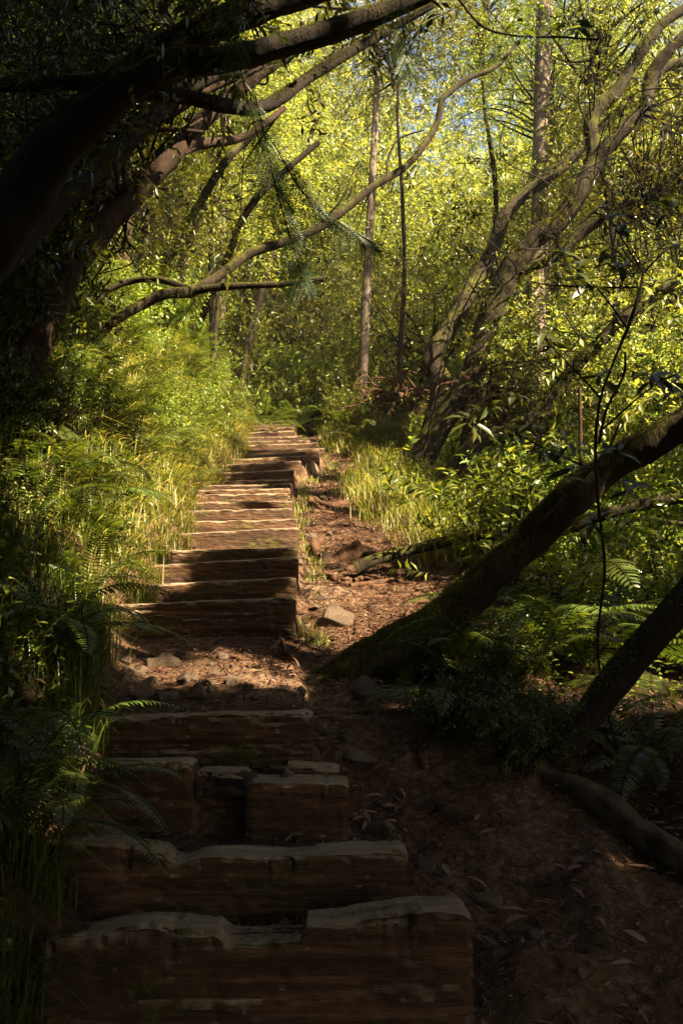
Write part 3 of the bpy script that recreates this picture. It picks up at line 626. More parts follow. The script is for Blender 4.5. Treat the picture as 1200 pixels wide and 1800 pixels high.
b = ground_at(768, 872, 7.5); k_ = b[1]
t = thing('slanting_tree', 'thin mossy tree slanting right from the grass beside the twin trunks', 'tree', b)
SE = limbs(t, b, [('trunk', [(752, 900, k_, 15), (770, 868, k_, 15), (805, 815, k_, 15), (845, 780, k_, 14), (885, 762, k_, 14), (930, 735, k_, 13), (970, 695, k_, 13), (1010, 645, k_, 12), (1050, 605, k_, 12), (1100, 555, k_, 12), (1150, 520, k_, 12), (1230, 470, k_, 11)]),
 ('limb', [(925, 738, k_, 8), (1000, 722, k_, 6), (1080, 700, k_ + .2, 5), (1160, 690, k_ + .3, 4)])], M['bark_moss'], 12, .09)
foliage(t, b, np.vstack([clumpy(300, 26, .2, (850, 1250, 560, 780, k_ - .5, k_ + 1)), sidetwigs(SE[0], 60, .3, .4)]), .08, .024, M['leaf_shrub'], 11, .28, .3, src=SE)

# near, dark: the leaning trunk that crosses the right half
b = ground_at(640, 1185, 3.9); k_ = b[1]
t = thing('mossy_leaning_tree', 'thick dark mossy trunk rising from the landing to the right edge of the picture', 'tree', b)
SF = limbs(t, b, [('trunk', [(560, 1215, k_ + .02, 30), (620, 1190, k_, 42), (690, 1150, k_, 43), (760, 1100, k_ + .05, 37), (830, 1045, k_ + .1, 33), (890, 990, k_ + .1, 31), (945, 935, k_ + .1, 31), (1000, 880, k_, 30), (1060, 830, k_, 29), (1130, 790, k_ - .1, 28), (1200, 745, k_ - .2, 27), (1320, 665, k_ - .4, 28)]),
 ('root', [(640, 1190, k_, 34), (590, 1205, k_ - .05, 26), (560, 1235, k_ - .15, 18), (545, 1265, k_ - .3, 8)]),
 ('root', [(700, 1170, k_, 36), (690, 1215, k_ - .1, 26), (650, 1250, k_ - .2, 14)]),
 ('root', [(740, 1130, k_ + .1, 36), (760, 1180, k_, 26), (790, 1220, k_ - .1, 14)]),
 ('vine', [(930, 975, k_ - .2, 3), (940, 930, k_ - .25, 3), (985, 880, k_ - .25, 3), (1060, 800, k_ - .3, 2.5), (1090, 740, k_ - .3, 2)])], M['bark_moss'], 18, .12, 24, moss=26000)

b = ground_at(978, 1335, 3); k_ = b[1]
t = thing('dark_leaning_tree', 'smooth dark trunk leaning out to the right edge from the ferns at the lower right', 'tree', b)
limbs(t, b, [('trunk', [(940, 1385, k_, 30), (975, 1330, k_, 27), (1030, 1262, k_, 26), (1085, 1190, k_, 27), (1140, 1125, k_, 28), (1200, 1060, k_, 28), (1290, 960, k_, 26)]),
 ('root', [(985, 1325, k_, 18), (1000, 1375, k_ - .1, 14), (1020, 1420, k_ - .2, 8)])], M['bark_dark'], 16, .1, 22, moss=4000)
b = at(1100, 1470, 3.0); b[2] = float(gz(b[0], b[1], False))
t = thing('fallen_log', 'barky fallen trunk lying down the slope at the lower right edge', 'log', b)
def glimb(pts, dz=0, Y0=1.8): # rows (px, py, r): lies on the ground
    out = []
    for px, py, r in pts:
        g = ground_at(px, py, Y0); out.append([*(g + [0, 0, r / F_PX * g[1] * (.5 + dz)]), r / F_PX * g[1]])
    return np.array(out)
P = spline(glimb([(960, 1372, 10), (1010, 1400, 20), (1070, 1442, 25), (1130, 1490, 24), (1200, 1535, 27), (1290, 1600, 26)]), 10); P[:, :3] -= b
mb = MB(); tube(mb, P[:, :3], P[:, 3], 22, .22, 9, 4); mb.build('log_body', M['bark_log'], t, True)

# the long low branch lying from the trail to the right
b = at(700, 965, 6.3)
t = thing('fallen_branch', 'long mossy branch lying low from the trail across to the right edge', 'branch', b)
limbs(t, b, [('stem', [(625, 1000, 6.1, 12), (655, 985, 6.1, 10), (700, 972, 6.2, 10), (760, 958, 6.3, 10), (830, 942, 6.4, 11), (900, 940, 6.4, 12), (960, 938, 6.4, 12), (1020, 918, 6.4, 11), (1090, 895, 6.4, 11), (1150, 882, 6.4, 10), (1240, 870, 6.4, 9)]),
 ('side_branch', [(1060, 955, 6.2, 4), (1090, 925, 6.3, 4), (1130, 912, 6.3, 4), (1230, 925, 6.4, 3)])], M['bark_moss'], 12, .1)
b = ground_at(600, 992, 4); k_ = b[1]
t = thing('stump_root', 'short thick reddish root end jutting up beside the middle of the trail', 'root', b)
limbs(t, b, [('stub', [(560, 1010, k_ + .1, 15), (590, 992, k_ + .1, 16), (615, 975, k_ + .1, 15), (637, 960, k_ + .1, 13)])], M['root'], 14, .14)

# vertical trunks in the wood
def vtree(name, label, rows, mat, fol=None, group=None):
    q = rows[0]; p = at(q[0], q[1], q[2]); b = np.array([p[0], p[1], float(gz(p[0], p[1], False))])
    t = thing(name, label, 'tree', b, group=group); mb = MB(); W = [[p[0], p[1], b[2] - .3, q[3] * 1.25 / F_PX * q[2]]] + [[*at(a, c, Y), r / F_PX * Y] for a, c, Y, r in rows]
    if W[1][2] < W[0][2] + .3: W.pop(1)
    S = spline(W, 8); S[:, :3] -= b; tube(mb, S[:, :3], S[:, 3], 14, .07, 4, 3); mb.build('trunk', mat, t, True)
    return t, b, S
vt = []
vt.append(vtree('slender_tree', 'pale slender straight trunk standing at the end of the trail', [(636, 690, 14.2, 10), (640, 600, 14.2, 9), (647, 450, 14.2, 8.5), (655, 300, 14.2, 7), (662, 150, 14.2, 6), (670, -60, 14.2, 4)], M['bark_pale']))
vt.append(vtree('tall_tree', 'tall pale grey trunk standing behind the twin trunks, cut by leaves', [(938, 700, 12.5, 18), (944, 580, 12.5, 17), (946, 450, 12.5, 17), (950, 250, 12.5, 16), (956, 0, 12.5, 15), (958, -100, 12.5, 14)], M['bark_pale']))
vt.append(vtree('tall_tree', 'dark straight trunk behind the boughs at the upper left', [(288, 470, 14, 7), (289, 330, 13.8, 8), (288, 200, 11, 7), (290, 50, 11, 6), (292, -60, 11, 6)], M['bark_dark']))
vt.append(vtree('tall_tree', 'light thin trunk left of centre with sun on its bark', [(390, 560, 16, 7), (390, 340, 15.8, 7), (392, 240, 12, 6), (396, 60, 12, 6), (398, -60, 12, 5)], M['bark_pale']))
vt.append(vtree('tall_tree', 'broad furrowed trunk showing behind the dark limbs near the upper left corner', [(108, 420, 9, 30), (108, 250, 9, 28), (110, 60, 9, 27), (112, -80, 9, 25)], M['bark_red']))
vt.append(vtree('tall_tree', 'broad dim trunk between the arching limbs left of centre', [(212, 480, 10, 22), (214, 300, 10, 21), (214, 150, 10, 20), (216, -60, 10, 19)], M['bark_red']))
vt.append(vtree('slanting_tree', 'pair-like mossy stem slanting right above the left bank, the higher one', [(270, 560, 13, 8), (335, 420, 12.4, 8), (352, 360, 12, 8), (392, 290, 10.2, 8), (430, 250, 10.2, 7), (500, 190, 10.2, 5)], M['bark_moss']))
vt.append(vtree('slanting_tree', 'mossy stem slanting right above the sunlit grass, left of the slender trunk', [(340, 600, 14, 7), (405, 440, 13, 7), (418, 400, 12.5, 7), (450, 350, 11, 7), (490, 310, 11, 6), (560, 250, 11, 5)], M['bark_moss']))
vt.append(vtree('short_trunk', 'short mossy trunk rising just behind the low bough', [(430, 640, 15.5, 9), (463, 500, 15.5, 9), (472, 465, 15.5, 9), (487, 425, 15.5, 8), (505, 380, 15.5, 7), (525, 300, 15.5, 5), (560, 200, 15.5, 4)], M['bark_moss']))
vt.append(vtree('thin_sapling', 'straight orange tinted sapling behind the fallen branch at the right', [(1026, 1070, 6.6, 5), (1025, 980, 6.6, 5), (1023, 900, 6.6, 4.5), (1020, 800, 6.6, 4), (1018, 680, 6.6, 3)], M['bark_red']))
vt.append(vtree('brown_stump', 'dark brown broken stump right behind the twin trunks', [(822, 800, 12, 15), (824, 760, 12, 13), (826, 725, 12, 12), (828, 700, 12, 9)], M['bark_red']))

# uprooted root plates
def root_tangle(px, py, Y, w_, h_, label, n=34):
    b = at(px, py, Y); b[2] = float(gz(b[0], b[1], False)); t = thing('uprooted_roots', label, 'roots', b); mb = MB(); c = at(px, py, Y) - b
    core = spline([[*(c - [0, 0, h_ * 1.2]), w_ * .16], [*c, w_ * .15], [*(c + [.0, 0, h_ * .2]), w_ * .04]], 8); tube(mb, core[:, :3], core[:, 3], 16, .5, 5, 3)
    for k in range(n * 3):
        d = unit(np.array([RNG.normal() * 1.0, RNG.normal() * .5 - .3, RNG.normal() * .6 - .15])); l = w_ * RNG.uniform(.5, 1.0)
        p0 = c + RNG.normal(size=3) * w_ * [.26, .15, .22]; p1 = p0 + d * l * .5 + RNG.normal(size=3) * .08 * w_; p2 = p0 + d * l + RNG.normal(size=3) * .12 * w_ - [0, 0, .12 * w_]; p3 = p2 + RNG.normal(size=3) * .15 * w_ - [0, 0, .1 * w_]
        q_ = RNG.uniform(.25, .9); S = spline([[*p0, .05 * w_ * q_], [*p1, .035 * w_ * q_], [*p2, .018 * w_ * q_], [*p3, .006 * w_ * q_]], 5); tube(mb, S[:, :3], S[:, 3], 6, .15, 9, k)
    mb.build('roots', M['root'], t, True)
root_tangle(700, 705, 12.5, .62, .45, 'tangle of reddish upturned roots behind the trail, left of the twin trunks')
root_tangle(880, 700, 10.8, .62, .5, 'larger dark reddish root tangle right of the twin trunks', 44)

# ------------------------------------------------------------------ the wood behind
crown = []
for k, (rx, rz, cl, per, nl, L, W, mt) in enumerate([(2.0, 1.6, 100, 8, 16, .085, .034, 'leaf_bg'), (2.3, 2.0, 110, 8, 18, .065, .026, 'leaf_shrub'), (1.5, 2.2, 90, 8, 14, .10, .03, 'leaf_bay'), (2.8, 2.4, 130, 9, 15, .11, .040, 'leaf_bg')]):
    lm, sm = crown_mesh(rx, rx, rz, cl, per, nl, L, W, .38 if k < 3 else .5)
    crown.append((lm.mesh('crown', M[mt]), sm.mesh('branches', M['bark_dark'], True)))
def trunk_mesh(h, r, seed):
    mb = MB(); P = [[0, 0, -.5, r * 1.3]]; x = np.zeros(2)
    for k in range(1, 6):
        x = x + RNG.normal(size=2) * h * .035; P.append([x[0], x[1], h * k / 5, r * (1 - .14 * k)])
    S = spline(P, 5); tube(mb, S[:, :3], S[:, 3], 10, .1, 4, seed); return mb.mesh('trunk', M['bark_moss'] if seed % 2 else M['bark_dark'], True)
trunks = [trunk_mesh(1.0 * h, r, i) for i, (h, r) in enumerate([(3.2, .09), (4.5, .11), (6.5, .15), (9, .20)])]
def bg_tree(x, y, h, kinds, sc, label, group, low=0, ti=None, tw=.6):
    """h: height of the crown's middle above the ground"""
    z = float(gz(x, y, False)); t = thing('leafy_tree', label, 'tree', (x, y, z), random.uniform(0, 6.28), group)
    ti = min(3, max(0, int(h / 2.6))) if ti is None else ti; th = [3.2, 4.5, 6.5, 9][ti]
    o = bpy.data.objects.new('trunk', trunks[ti]); C.objects.link(o); o.parent = t; o.scale = (tw, tw, max(h, .8) / th)
    for j, k in enumerate(kinds):
        lm, sm = crown[k]; o = bpy.data.objects.new('crown', lm); C.objects.link(o); o.parent = t
        o.location = (0, 0, h) if j == 0 else (random.uniform(-.8, .8) * sc, random.uniform(-.8, .8) * sc, h - 2.4 * sc * j)
        o.scale = (sc, sc, sc * random.uniform(.85, 1.1)); o.rotation_euler = (random.uniform(-.2, .2), random.uniform(-.2, .2), random.uniform(0, 6.28))
        q = bpy.data.objects.new('branches', sm); C.objects.link(q); q.parent = o
    return t
GU = 'small leafy trees and tall bushes in the sunlit understorey'; GF = 'leafy trees of the far wood'
LU = 'bushy sunlit young tree of the dense understorey behind the stairs and trail'; LF = 'taller leafy tree of the far wood that closes the view'
# understorey: (px, Y, crown middle height above ground, scale)
for px, Y, h, sc in [(60, 10.5, 2.2, .8), (180, 12, 2.5, .9), (300, 13.5, 2.4, .9), (420, 16.5, 1.8, .9), (500, 18, 2.4, 1.0), (760, 15.5, 2.2, .9),
                     (850, 14.5, 1.2, .6), (930, 15, 3.6, 1.0), (1010, 13.5, 2.2, .9), (1100, 12.5, 2.8, .9), (1190, 11.5, 2.2, .8), (1250, 13, 4.5, 1.0), (700, 20, 4.4, 1.1), (560, 21, 5.2, 1.1),
                     (440, 19, 5.2, 1.0), (330, 16.5, 5.4, 1.0), (200, 15, 5.0, 1.0), (80, 14, 4.8, 1.0), (1130, 16, 5.4, 1.05), (1010, 17.5, 6.0, 1.0), (980, 10.5, 1.0, .55), (1130, 9.8, .9, .5)]:
    x = (px - 600) / F_PX * Y; bg_tree(x, Y, h, [random.choice([0, 1, 2])], sc, LU, GU)
for i in range(46):
    row = i % 3; Y = [23, 29, 36][row] + random.uniform(-2, 2); x = ((i // 3 + random.uniform(.1, .9)) / 15.4 - .5) * 1.1 * Y
    base = float(gz(x, Y, False)); top = Y * .80
    h = random.uniform(.15, .85) * (top - base) if i % 2 else random.uniform(.5, 1.0) * (top - base)
    if row == 2: h = random.uniform(.25, .6) * (top - base)
    if abs(x / Y * F_PX - 120) < 170 and h > .5 * (top - base) and i % 2: continue
    bg_tree(x, Y, h, [3, 3, random.choice([0, 1, 3])] if row else [3, 1], random.uniform(1.1, 1.5) * (1.25 if row == 2 else 1), LF, GF)
for x, y, h, sc in [(5.2, 8.6, 2.2, .9), (6.4, 6.5, 2.4, 1), (7.2, 9.5, 3.4, 1.1), (6.0, 3.6, 1.6, .9), (8.5, 4.6, 3.2, 1.2), (9.5, 7.5, 4, 1.3), (8.2, 1.4, 3.0, 1.2), (9, 11.5, 4.2, 1.3), (11, 9, 5, 1.5), (-5.5, 1, 2, 1), (-5, -2.5, 2, 1)]:
    bg_tree(x, y, h, [3, random.choice([0, 1])], sc, 'leafy tree filling the wood beside the path outside the view', 'leafy trees beside the viewpoint')
# overhead in the middle distance: crowns of the taller trees right and left of the path
for px, py, Y, sc, k in [(700, 60, 14, .7, 0), (395, 40, 13.5, .7, 2), (960, 150, 13.5, .7, 1), (1120, 280, 12.5, .7, 0), (1060, 40, 12, .7, 1), (1190, 110, 12, .7, 0), (850, 20, 14.5, .7, 2), (380, 180, 13, .7, 0),
                         (250, 330, 11, .6, 2), (120, 130, 10, .7, 1), (270, 60, 11, .7, 0), (10, 300, 9, .6, 2)]:
    p = at(px, py, Y); g = float(gz(p[0], p[1], False)); bg_tree(p[0], p[1], p[2] - g, [k], sc, 'tall leafy tree reaching over the path in the middle distance', 'leafy trees of the middle distance', tw=.35)

# ------------------------------------------------------------------ shrubs, ferns, grass
def variants(makers, names_m):
    out = []
    for (lm, sm), (n1, m1, m2) in zip(makers, names_m):
        out.append((lm.mesh(n1, M[m1]), sm.mesh('foliage_stems', M[m2])))
    return out
shrubs = variants([shrub_mesh(.8, .45, 150, .055, .020), shrub_mesh(1.1, .55, 200, .06, .022), shrub_mesh(.6, .5, 140, .05, .024), shrub_mesh(.9, .5, 130, .085, .028, 11)], [('leaves', 'leaf_shrub', 'bark_dark')] * 4)
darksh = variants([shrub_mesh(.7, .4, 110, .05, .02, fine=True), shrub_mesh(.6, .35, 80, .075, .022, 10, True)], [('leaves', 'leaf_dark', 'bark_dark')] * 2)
ferns = variants([fern_mesh(11, .75), fern_mesh(9, .9, (.6, 1.2)), fern_mesh(8, .6, (.4, .9)), fern_mesh(7, .85, (.5, 1.0), (-2.6, .6))], [('fronds', 'fern', 'bark_dark')] * 4)
def plant(kind, v, name, label, cat, group, pos, rz=None, sc=1.0, tilt=0):
    t = thing(name, label, cat, pos, random.uniform(0, 6.28) if rz is None else rz, group, sc); t.rotation_euler[0] = random.uniform(-tilt, tilt); t.rotation_euler[1] = random.uniform(-tilt, tilt)
    a = bpy.data.objects.new(v[0].name.split('.')[0], v[0]); C.objects.link(a); a.parent = t
    s = bpy.data.objects.new('foliage_stems', v[1]); C.objects.link(s); s.parent = t
    return t
# bank shrubs (left) and slope shrubs (right)
for i in range(60):
    y = RNG.uniform(15.2, 19.5); x = RNG.uniform(-3.4, 2.2)
    plant(0, random.choice(shrubs), 'shrub', 'sunlit leafy shrub in the thicket beyond the top of the stairs', 'shrub', 'shrubs beyond the top of the stairs', on(x, y, -.1), sc=random.uniform(1.1, 2.1), tilt=.3)
n = 0
for i in range(210):
    y = RNG.uniform(5, 17); d = .22 + 4 * RNG.uniform(0, 1) ** 1.3; x = float(xl(y)) - d; z = float(gz(x, y)) - .05
    px, py, dd = to_px(np.array([x, y, z]))
    if px < -120: continue
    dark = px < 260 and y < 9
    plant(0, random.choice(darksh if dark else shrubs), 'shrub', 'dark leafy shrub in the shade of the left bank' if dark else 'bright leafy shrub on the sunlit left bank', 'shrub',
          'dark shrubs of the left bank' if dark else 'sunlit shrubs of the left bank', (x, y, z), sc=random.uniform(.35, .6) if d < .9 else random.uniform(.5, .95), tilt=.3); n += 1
for i in range(150):
    y = RNG.uniform(5.6, 16); e = RNG.uniform(.35, 5.5); x = float(xr(y) + trail_w(y)) + e; z = float(gz(x, y)) - .05
    px, py, dd = to_px(np.array([x, y, z]))
    if px > 1330 or (620 < px < 880 and 6.5 < y < YD + .4): continue
    plant(0, random.choice(shrubs), 'shrub', 'bright green leafy shrub on the slope right of the trail', 'shrub', 'shrubs of the slope right of the trail', (x, y, z), sc=random.uniform(.55, 1.05), tilt=.3)
for i in range(12):
    p = ground_at(RNG.uniform(700, 1000), RNG.uniform(1200, 1370), 3); 
    plant(0, random.choice(darksh), 'shrub', 'low dark glossy shrub at the foot of the mossy leaning trunk', 'shrub', 'dark low shrubs under the leaning trunk', p, sc=random.uniform(.25, .42), tilt=.3)
for i in range(26):
    y = RNG.uniform(2.2, 6.5); x = float(xl(y)) - RNG.uniform(.35, 2.0)
    plant(0, random.choice(darksh), 'shrub', 'small dark shrub low on the near left bank', 'shrub', 'small dark shrubs of the near left bank', on(x, y, -.03), sc=random.uniform(.4, .8), tilt=.4)
# ferns: (px, py of the crown, distance, scale, variant, label)
FE = [(60, 1190, 2.6, .62, 0, 'big dark sword fern nearest at the lower left'), (20, 1330, 2.5, .62, 1, 'sword fern whose pale frond hangs over the third step'), (120, 1290, 2.8, .55, 0, 'sword fern with drooping fronds beside the fourth step'),
      (30, 1050, 3.1, .7, 1, 'dark fern on the left bank above the nearest fern'), (110, 1060, 3.6, .7, 0, 'fern with dead brown fronds hanging beneath it on the left bank'), (150, 960, 4.3, .7, 1, 'fern in half shade level with the foot of the long flight'),
      (130, 700, 5.4, .9, 3, 'fern with two sunlit arching fronds high on the left bank'), (60, 830, 4.6, .8, 0, 'dark fern midway up the left bank'), (150, 830, 5.2, .7, 1, 'fern in the dark leaves left of the sunlit grass'),
      (230, 850, 6, .55, 2, 'small fern among grasses on the left bank'), (60, 660, 5.5, .8, 0, 'dark fern below the leaning reddish trunk'), (300, 730, 8, .7, 0, 'fern half way along the sunlit bank'), (340, 790, 8.2, .6, 2, 'small pale fern near the steps in the sun'),
      (460, 690, 13, 1.0, 0, 'fern above the top of the steps'), (520, 700, 14.5, .9, 1, 'fern right of the topmost step'), (560, 690, 15.5, .9, 0, 'far fern in the sun behind the topmost step'),
      (640, 765, 12, 1.0, 3, 'broad fern beside the end of the trail'), (690, 760, 12.5, .9, 0, 'fern right of the trail end below the root tangle'), (620, 745, 12.8, .9, 1, 'upright fern at the foot of the slender pale trunk'),
      (800, 930, 7.3, .4, 2, 'small fern in front of the twin trunks'), (830, 890, 7.6, .6, 0, 'fern under the slanting tree'), (880, 1010, 5.9, .5, 1, 'light green fern at the edge of the trail behind the leaning trunk'),
      (850, 975, 6.3, .45, 0, 'fern beyond the fallen branch'), (950, 1130, 4.6, 1.0, 0, 'large dark fern behind the mossy leaning trunk'), (985, 1100, 5.0, 1.2, 1, 'tall arching fern in the middle of the right thicket'), (1030, 1130, 4.8, 1.1, 0, 'fern between the two leaning trunks'),
      (800, 1185, 4.1, .6, 3, 'fern growing over the base of the mossy leaning trunk'), (720, 1240, 3.9, .4, 2, 'small fern low under the mossy trunk'), (800, 1260, 3.9, .6, 0, 'dark fern below the leaning trunk'), (900, 1200, 4.2, .8, 1, 'fern in deep shade of the right thicket'),
      (1060, 1290, 4.0, .55, 0, 'fern behind the smooth dark trunk'), (1150, 1330, 3.8, .8, 0, 'pale fern at the right edge below the dark trunk'), (1190, 1260, 4.4, .6, 1, 'fern at the right edge under the dark trunk'), (1120, 1380, 3.6, .5, 1, 'fern above the fallen trunk'),
      (1000, 1230, 4.4, .5, 0, 'fern with a yellow frond in front of the dark trunk'), (1130, 1130, 5.4, .7, 1, 'fern in the light right of the dark trunk'), (1080, 1050, 6, .7, 0, 'far fern in the right thicket'), (1190, 1040, 5.8, .7, 0, 'fern by the right edge above the dark trunk'), (800, 1110, 4.7, .4, 3, 'fern whose frond crosses the trail edge above the mossy trunk')]
for px, py, Y, sc, v, lab in FE:
    p = at(px, py, Y); g = float(gz(p[0], p[1])); p[2] = max(g, min(p[2], g + .12)) if p[2] > g else g
    t = plant(0, ferns[v], 'fern', lab, 'fern', 'sword ferns', p, sc=sc, tilt=.25, rz=(0 if v == 3 else None))
    if px < 300: t.rotation_euler[1] = .35
for i in range(110):
    y = RNG.uniform(2.6, 14); x = float(xl(y)) - RNG.uniform(.3, 3.0); p = on(x, y, -.02); px, py, _ = to_px(p)
    if px < -100: continue
    plant(0, random.choice(ferns), 'fern', 'fern in the mixed undergrowth of the left bank', 'fern', 'ferns scattered through the left bank', p, sc=random.uniform(.4, .8), tilt=.4)
for i in range(34):
    y = RNG.uniform(6.0, 14.5); x = float(xl(y)) - RNG.uniform(.25, 2.4)
    plant(0, random.choice(ferns), 'fern', 'sunlit arching fern on the bright part of the left bank', 'fern', 'sunlit ferns of the left bank', on(x, y, 0), sc=random.uniform(.6, 1.0), tilt=.4)
for i in range(46):
    y = RNG.uniform(4.6, 12); x = float(xr(y) + trail_w(y)) + RNG.uniform(1.1 if y < 7 else .5, 4.5); p = on(x, y, -.02)
    plant(0, random.choice(ferns), 'fern', 'fern in the undergrowth of the right slope', 'fern', 'ferns scattered over the right slope', p, sc=random.uniform(.45, .85), tilt=.3)

def grass(name, X, Y_, hmin, hmax, wid, mat, lean, label):
    n = len(X); B = np.c_[X, Y_, gz(X, Y_) - .01]; h = RNG.uniform(hmin, hmax, n); az = RNG.uniform(0, 6.28, n)
    D = np.c_[np.cos(az), np.sin(az), np.zeros(n)] * RNG.uniform(.15, .9, (n, 1)) + lean; S = unit(np.cross(D, [0, 0, 1.0])) * (wid * RNG.uniform(.6, 1.3, n))[:, None] / 2
    V = np.zeros((n, 7, 3))
    for k, t in enumerate((0, .4, .75)):
        c = B + D * (h * t * t)[:, None] * .8 + np.array([0, 0, 1.0]) * (h * (t - .38 * t * t * np.linalg.norm(D, axis=1)))[:, None]
        V[:, k * 2] = c - S * (1 - .35 * k * .7); V[:, k * 2 + 1] = c + S * (1 - .35 * k * .7)
    V[:, 6] = B + D * h[:, None] * .95 + np.array([0, 0, 1.0]) * (h * (1 - .62 * np.linalg.norm(D, axis=1)))[:, None]
    b = np.arange(n)[:, None] * 7; mb = MB()
    mb.add(V.reshape(-1, 3), np.concatenate([b + np.array([[0, 1, 3, 2]]), b + np.array([[2, 3, 5, 4]])])); mb.F.append(b + np.array([[4, 5, 6]]))
    o = mb.build(name, M[mat]); tag(o, label, 'grass', kind='stuff'); return o
def tufts(cx, cy, per, r): k = len(cx); return np.repeat(cx, per) + RNG.normal(size=k * per) * r, np.repeat(cy, per) + RNG.normal(size=k * per) * r
k = 620; y = RNG.uniform(4.6, 17, k); x = xl(y) - .12 - RNG.exponential(.55, k); gx, gy = tufts(x, y, 26, .07); ok = gx < xl(gy) + RNG.uniform(-.05, .12, len(gx))
grass('grass', gx[ok], gy[ok], .10, .40, .009, 'grass', np.array([.35, -.15, 0]), 'long sunlit grass drooping down the left bank beside the steps')
k = 700; y = RNG.uniform(6.3, 16, k); e = RNG.uniform(-.05, 1.6, k) * np.clip((y - 5) / 3, .3, 1); x = xr(y) + trail_w(y) + e; gx, gy = tufts(x, y, 30, .07)
grass('grass', gx, gy, .10, .36, .007, 'grass', np.array([-.1, -.1, 0]), 'bright grass beside the trail around the foot of the twin trunks')
k = 150; y = RNG.uniform(4.9, 14.5, k); x = xr(y) + RNG.uniform(.03, .16, k) ; gx, gy = tufts(x, y, 16, .03)
grass('grass', gx, gy, .04, .13, .005, 'grass', np.array([.1, 0, 0]), 'short grass fringe along the right ends of the steps')
k = 420; y = RNG.uniform(4.9, 14.4, k); x = xl(y) + RNG.uniform(-.12, .10, k); gx, gy = tufts(x, y, 22, .03)
grass('grass', gx, gy, .06, .24, .007, 'grass', np.array([.3, -.3, 0]), 'grass hanging over the left ends of the steps')
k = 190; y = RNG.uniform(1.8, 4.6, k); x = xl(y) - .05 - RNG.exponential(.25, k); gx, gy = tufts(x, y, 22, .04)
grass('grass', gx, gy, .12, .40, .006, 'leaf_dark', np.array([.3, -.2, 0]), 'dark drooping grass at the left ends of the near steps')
# low leafy ground cover
def cover(X, Y_, hmax, L, W, mat, label):
    n = len(X); B = np.c_[X, Y_, gz(X, Y_) + RNG.uniform(0, 1, n) ** 1.6 * hmax]; U = rdir(n); U[:, 2] *= .4; N = RNG.normal(size=(n, 3)) * .5 + [.2, -.2, 1]
    mb = MB(); leafs(mb, B, U, N, L * RNG.uniform(.5, 1.3, n), W * RNG.uniform(.6, 1.3, n)); o = mb.build('ground_cover', M[mat]); tag(o, label, 'ground cover', kind='stuff')
k = 70000; y = RNG.uniform(1.8, 17, k); x = xl(y) - .1 - RNG.uniform(0, 4.5, k); cover(x, y, .28, .045, .022, 'leaf_shrub', 'low leafy ground cover over the left bank')
k = 70000; y = 4.2 + 14 * RNG.uniform(0, 1, k) ** .8; x = xr(y) + trail_w(y) + .25 + RNG.uniform(0, 6.5, k); cover(x, y, .3, .045, .022, 'leaf_shrub', 'low leafy ground cover over the slope right of the trail')

# ------------------------------------------------------------------ rocks, roots, leaf litter, sticks
def rock_mesh(seed):
    r = random.Random(seed); bm = bmesh.new()
    for _ in range(13): 
        v = Vector((r.gauss(0, 1), r.gauss(0, 1), r.gauss(0, 1))).normalized() * r.uniform(.75, 1.05); bm.verts.new(v)
    bmesh.ops.convex_hull(bm, input=bm.verts); bmesh.ops.delete(bm, geom=[v for v in bm.verts if not v.link_faces], context='VERTS')
    bmesh.ops.bevel(bm, geom=bm.edges[:], offset=.07, segments=2, affect='EDGES', profile=.6); bmesh.ops.triangulate(bm, faces=bm.faces[:]); bmesh.ops.subdivide_edges(bm, edges=bm.edges[:], cuts=2, use_grid_fill=True)
    P = np.array([v.co[:] for v in bm.verts]); P = P * (1 + .05 * fbm(P, 3, seed))[:, None]
    for v, p in zip(bm.verts, P): v.co = p
    me = bpy.data.meshes.new('rock'); bm.to_mesh(me); bm.free(); me.materials.append(M['rock']); me.polygons.foreach_set('use_smooth', [True] * len(me.polygons)); me.set_sharp_from_angle(angle=math.radians(28)) if hasattr(me, 'set_sharp_from_angle') else None
    return me
rocks = [rock_mesh(s) for s in range(6)]
def rock(px, py, sx, sy, sz, label, v=None, Y0=1.8, group='rocks of the path'):
    """sizes in photo pixels (half extents)"""
    p = ground_at(px, py, Y0); k = p[1] / F_PX; o = bpy.data.objects.new('rock', rocks[v if v is not None else random.randrange(6)]); C.objects.link(o)
    o.location = (p[0], p[1] + sy * k * .5, p[2] + sz * k * .25); o.scale = (sx * k * 1.2, sy * k * 1.2, sz * k * 1.25); o.rotation_euler = (random.uniform(-.3, .3), random.uniform(-.3, .3), random.uniform(0, 6.28)); tag(o, label, 'rock', group); return o
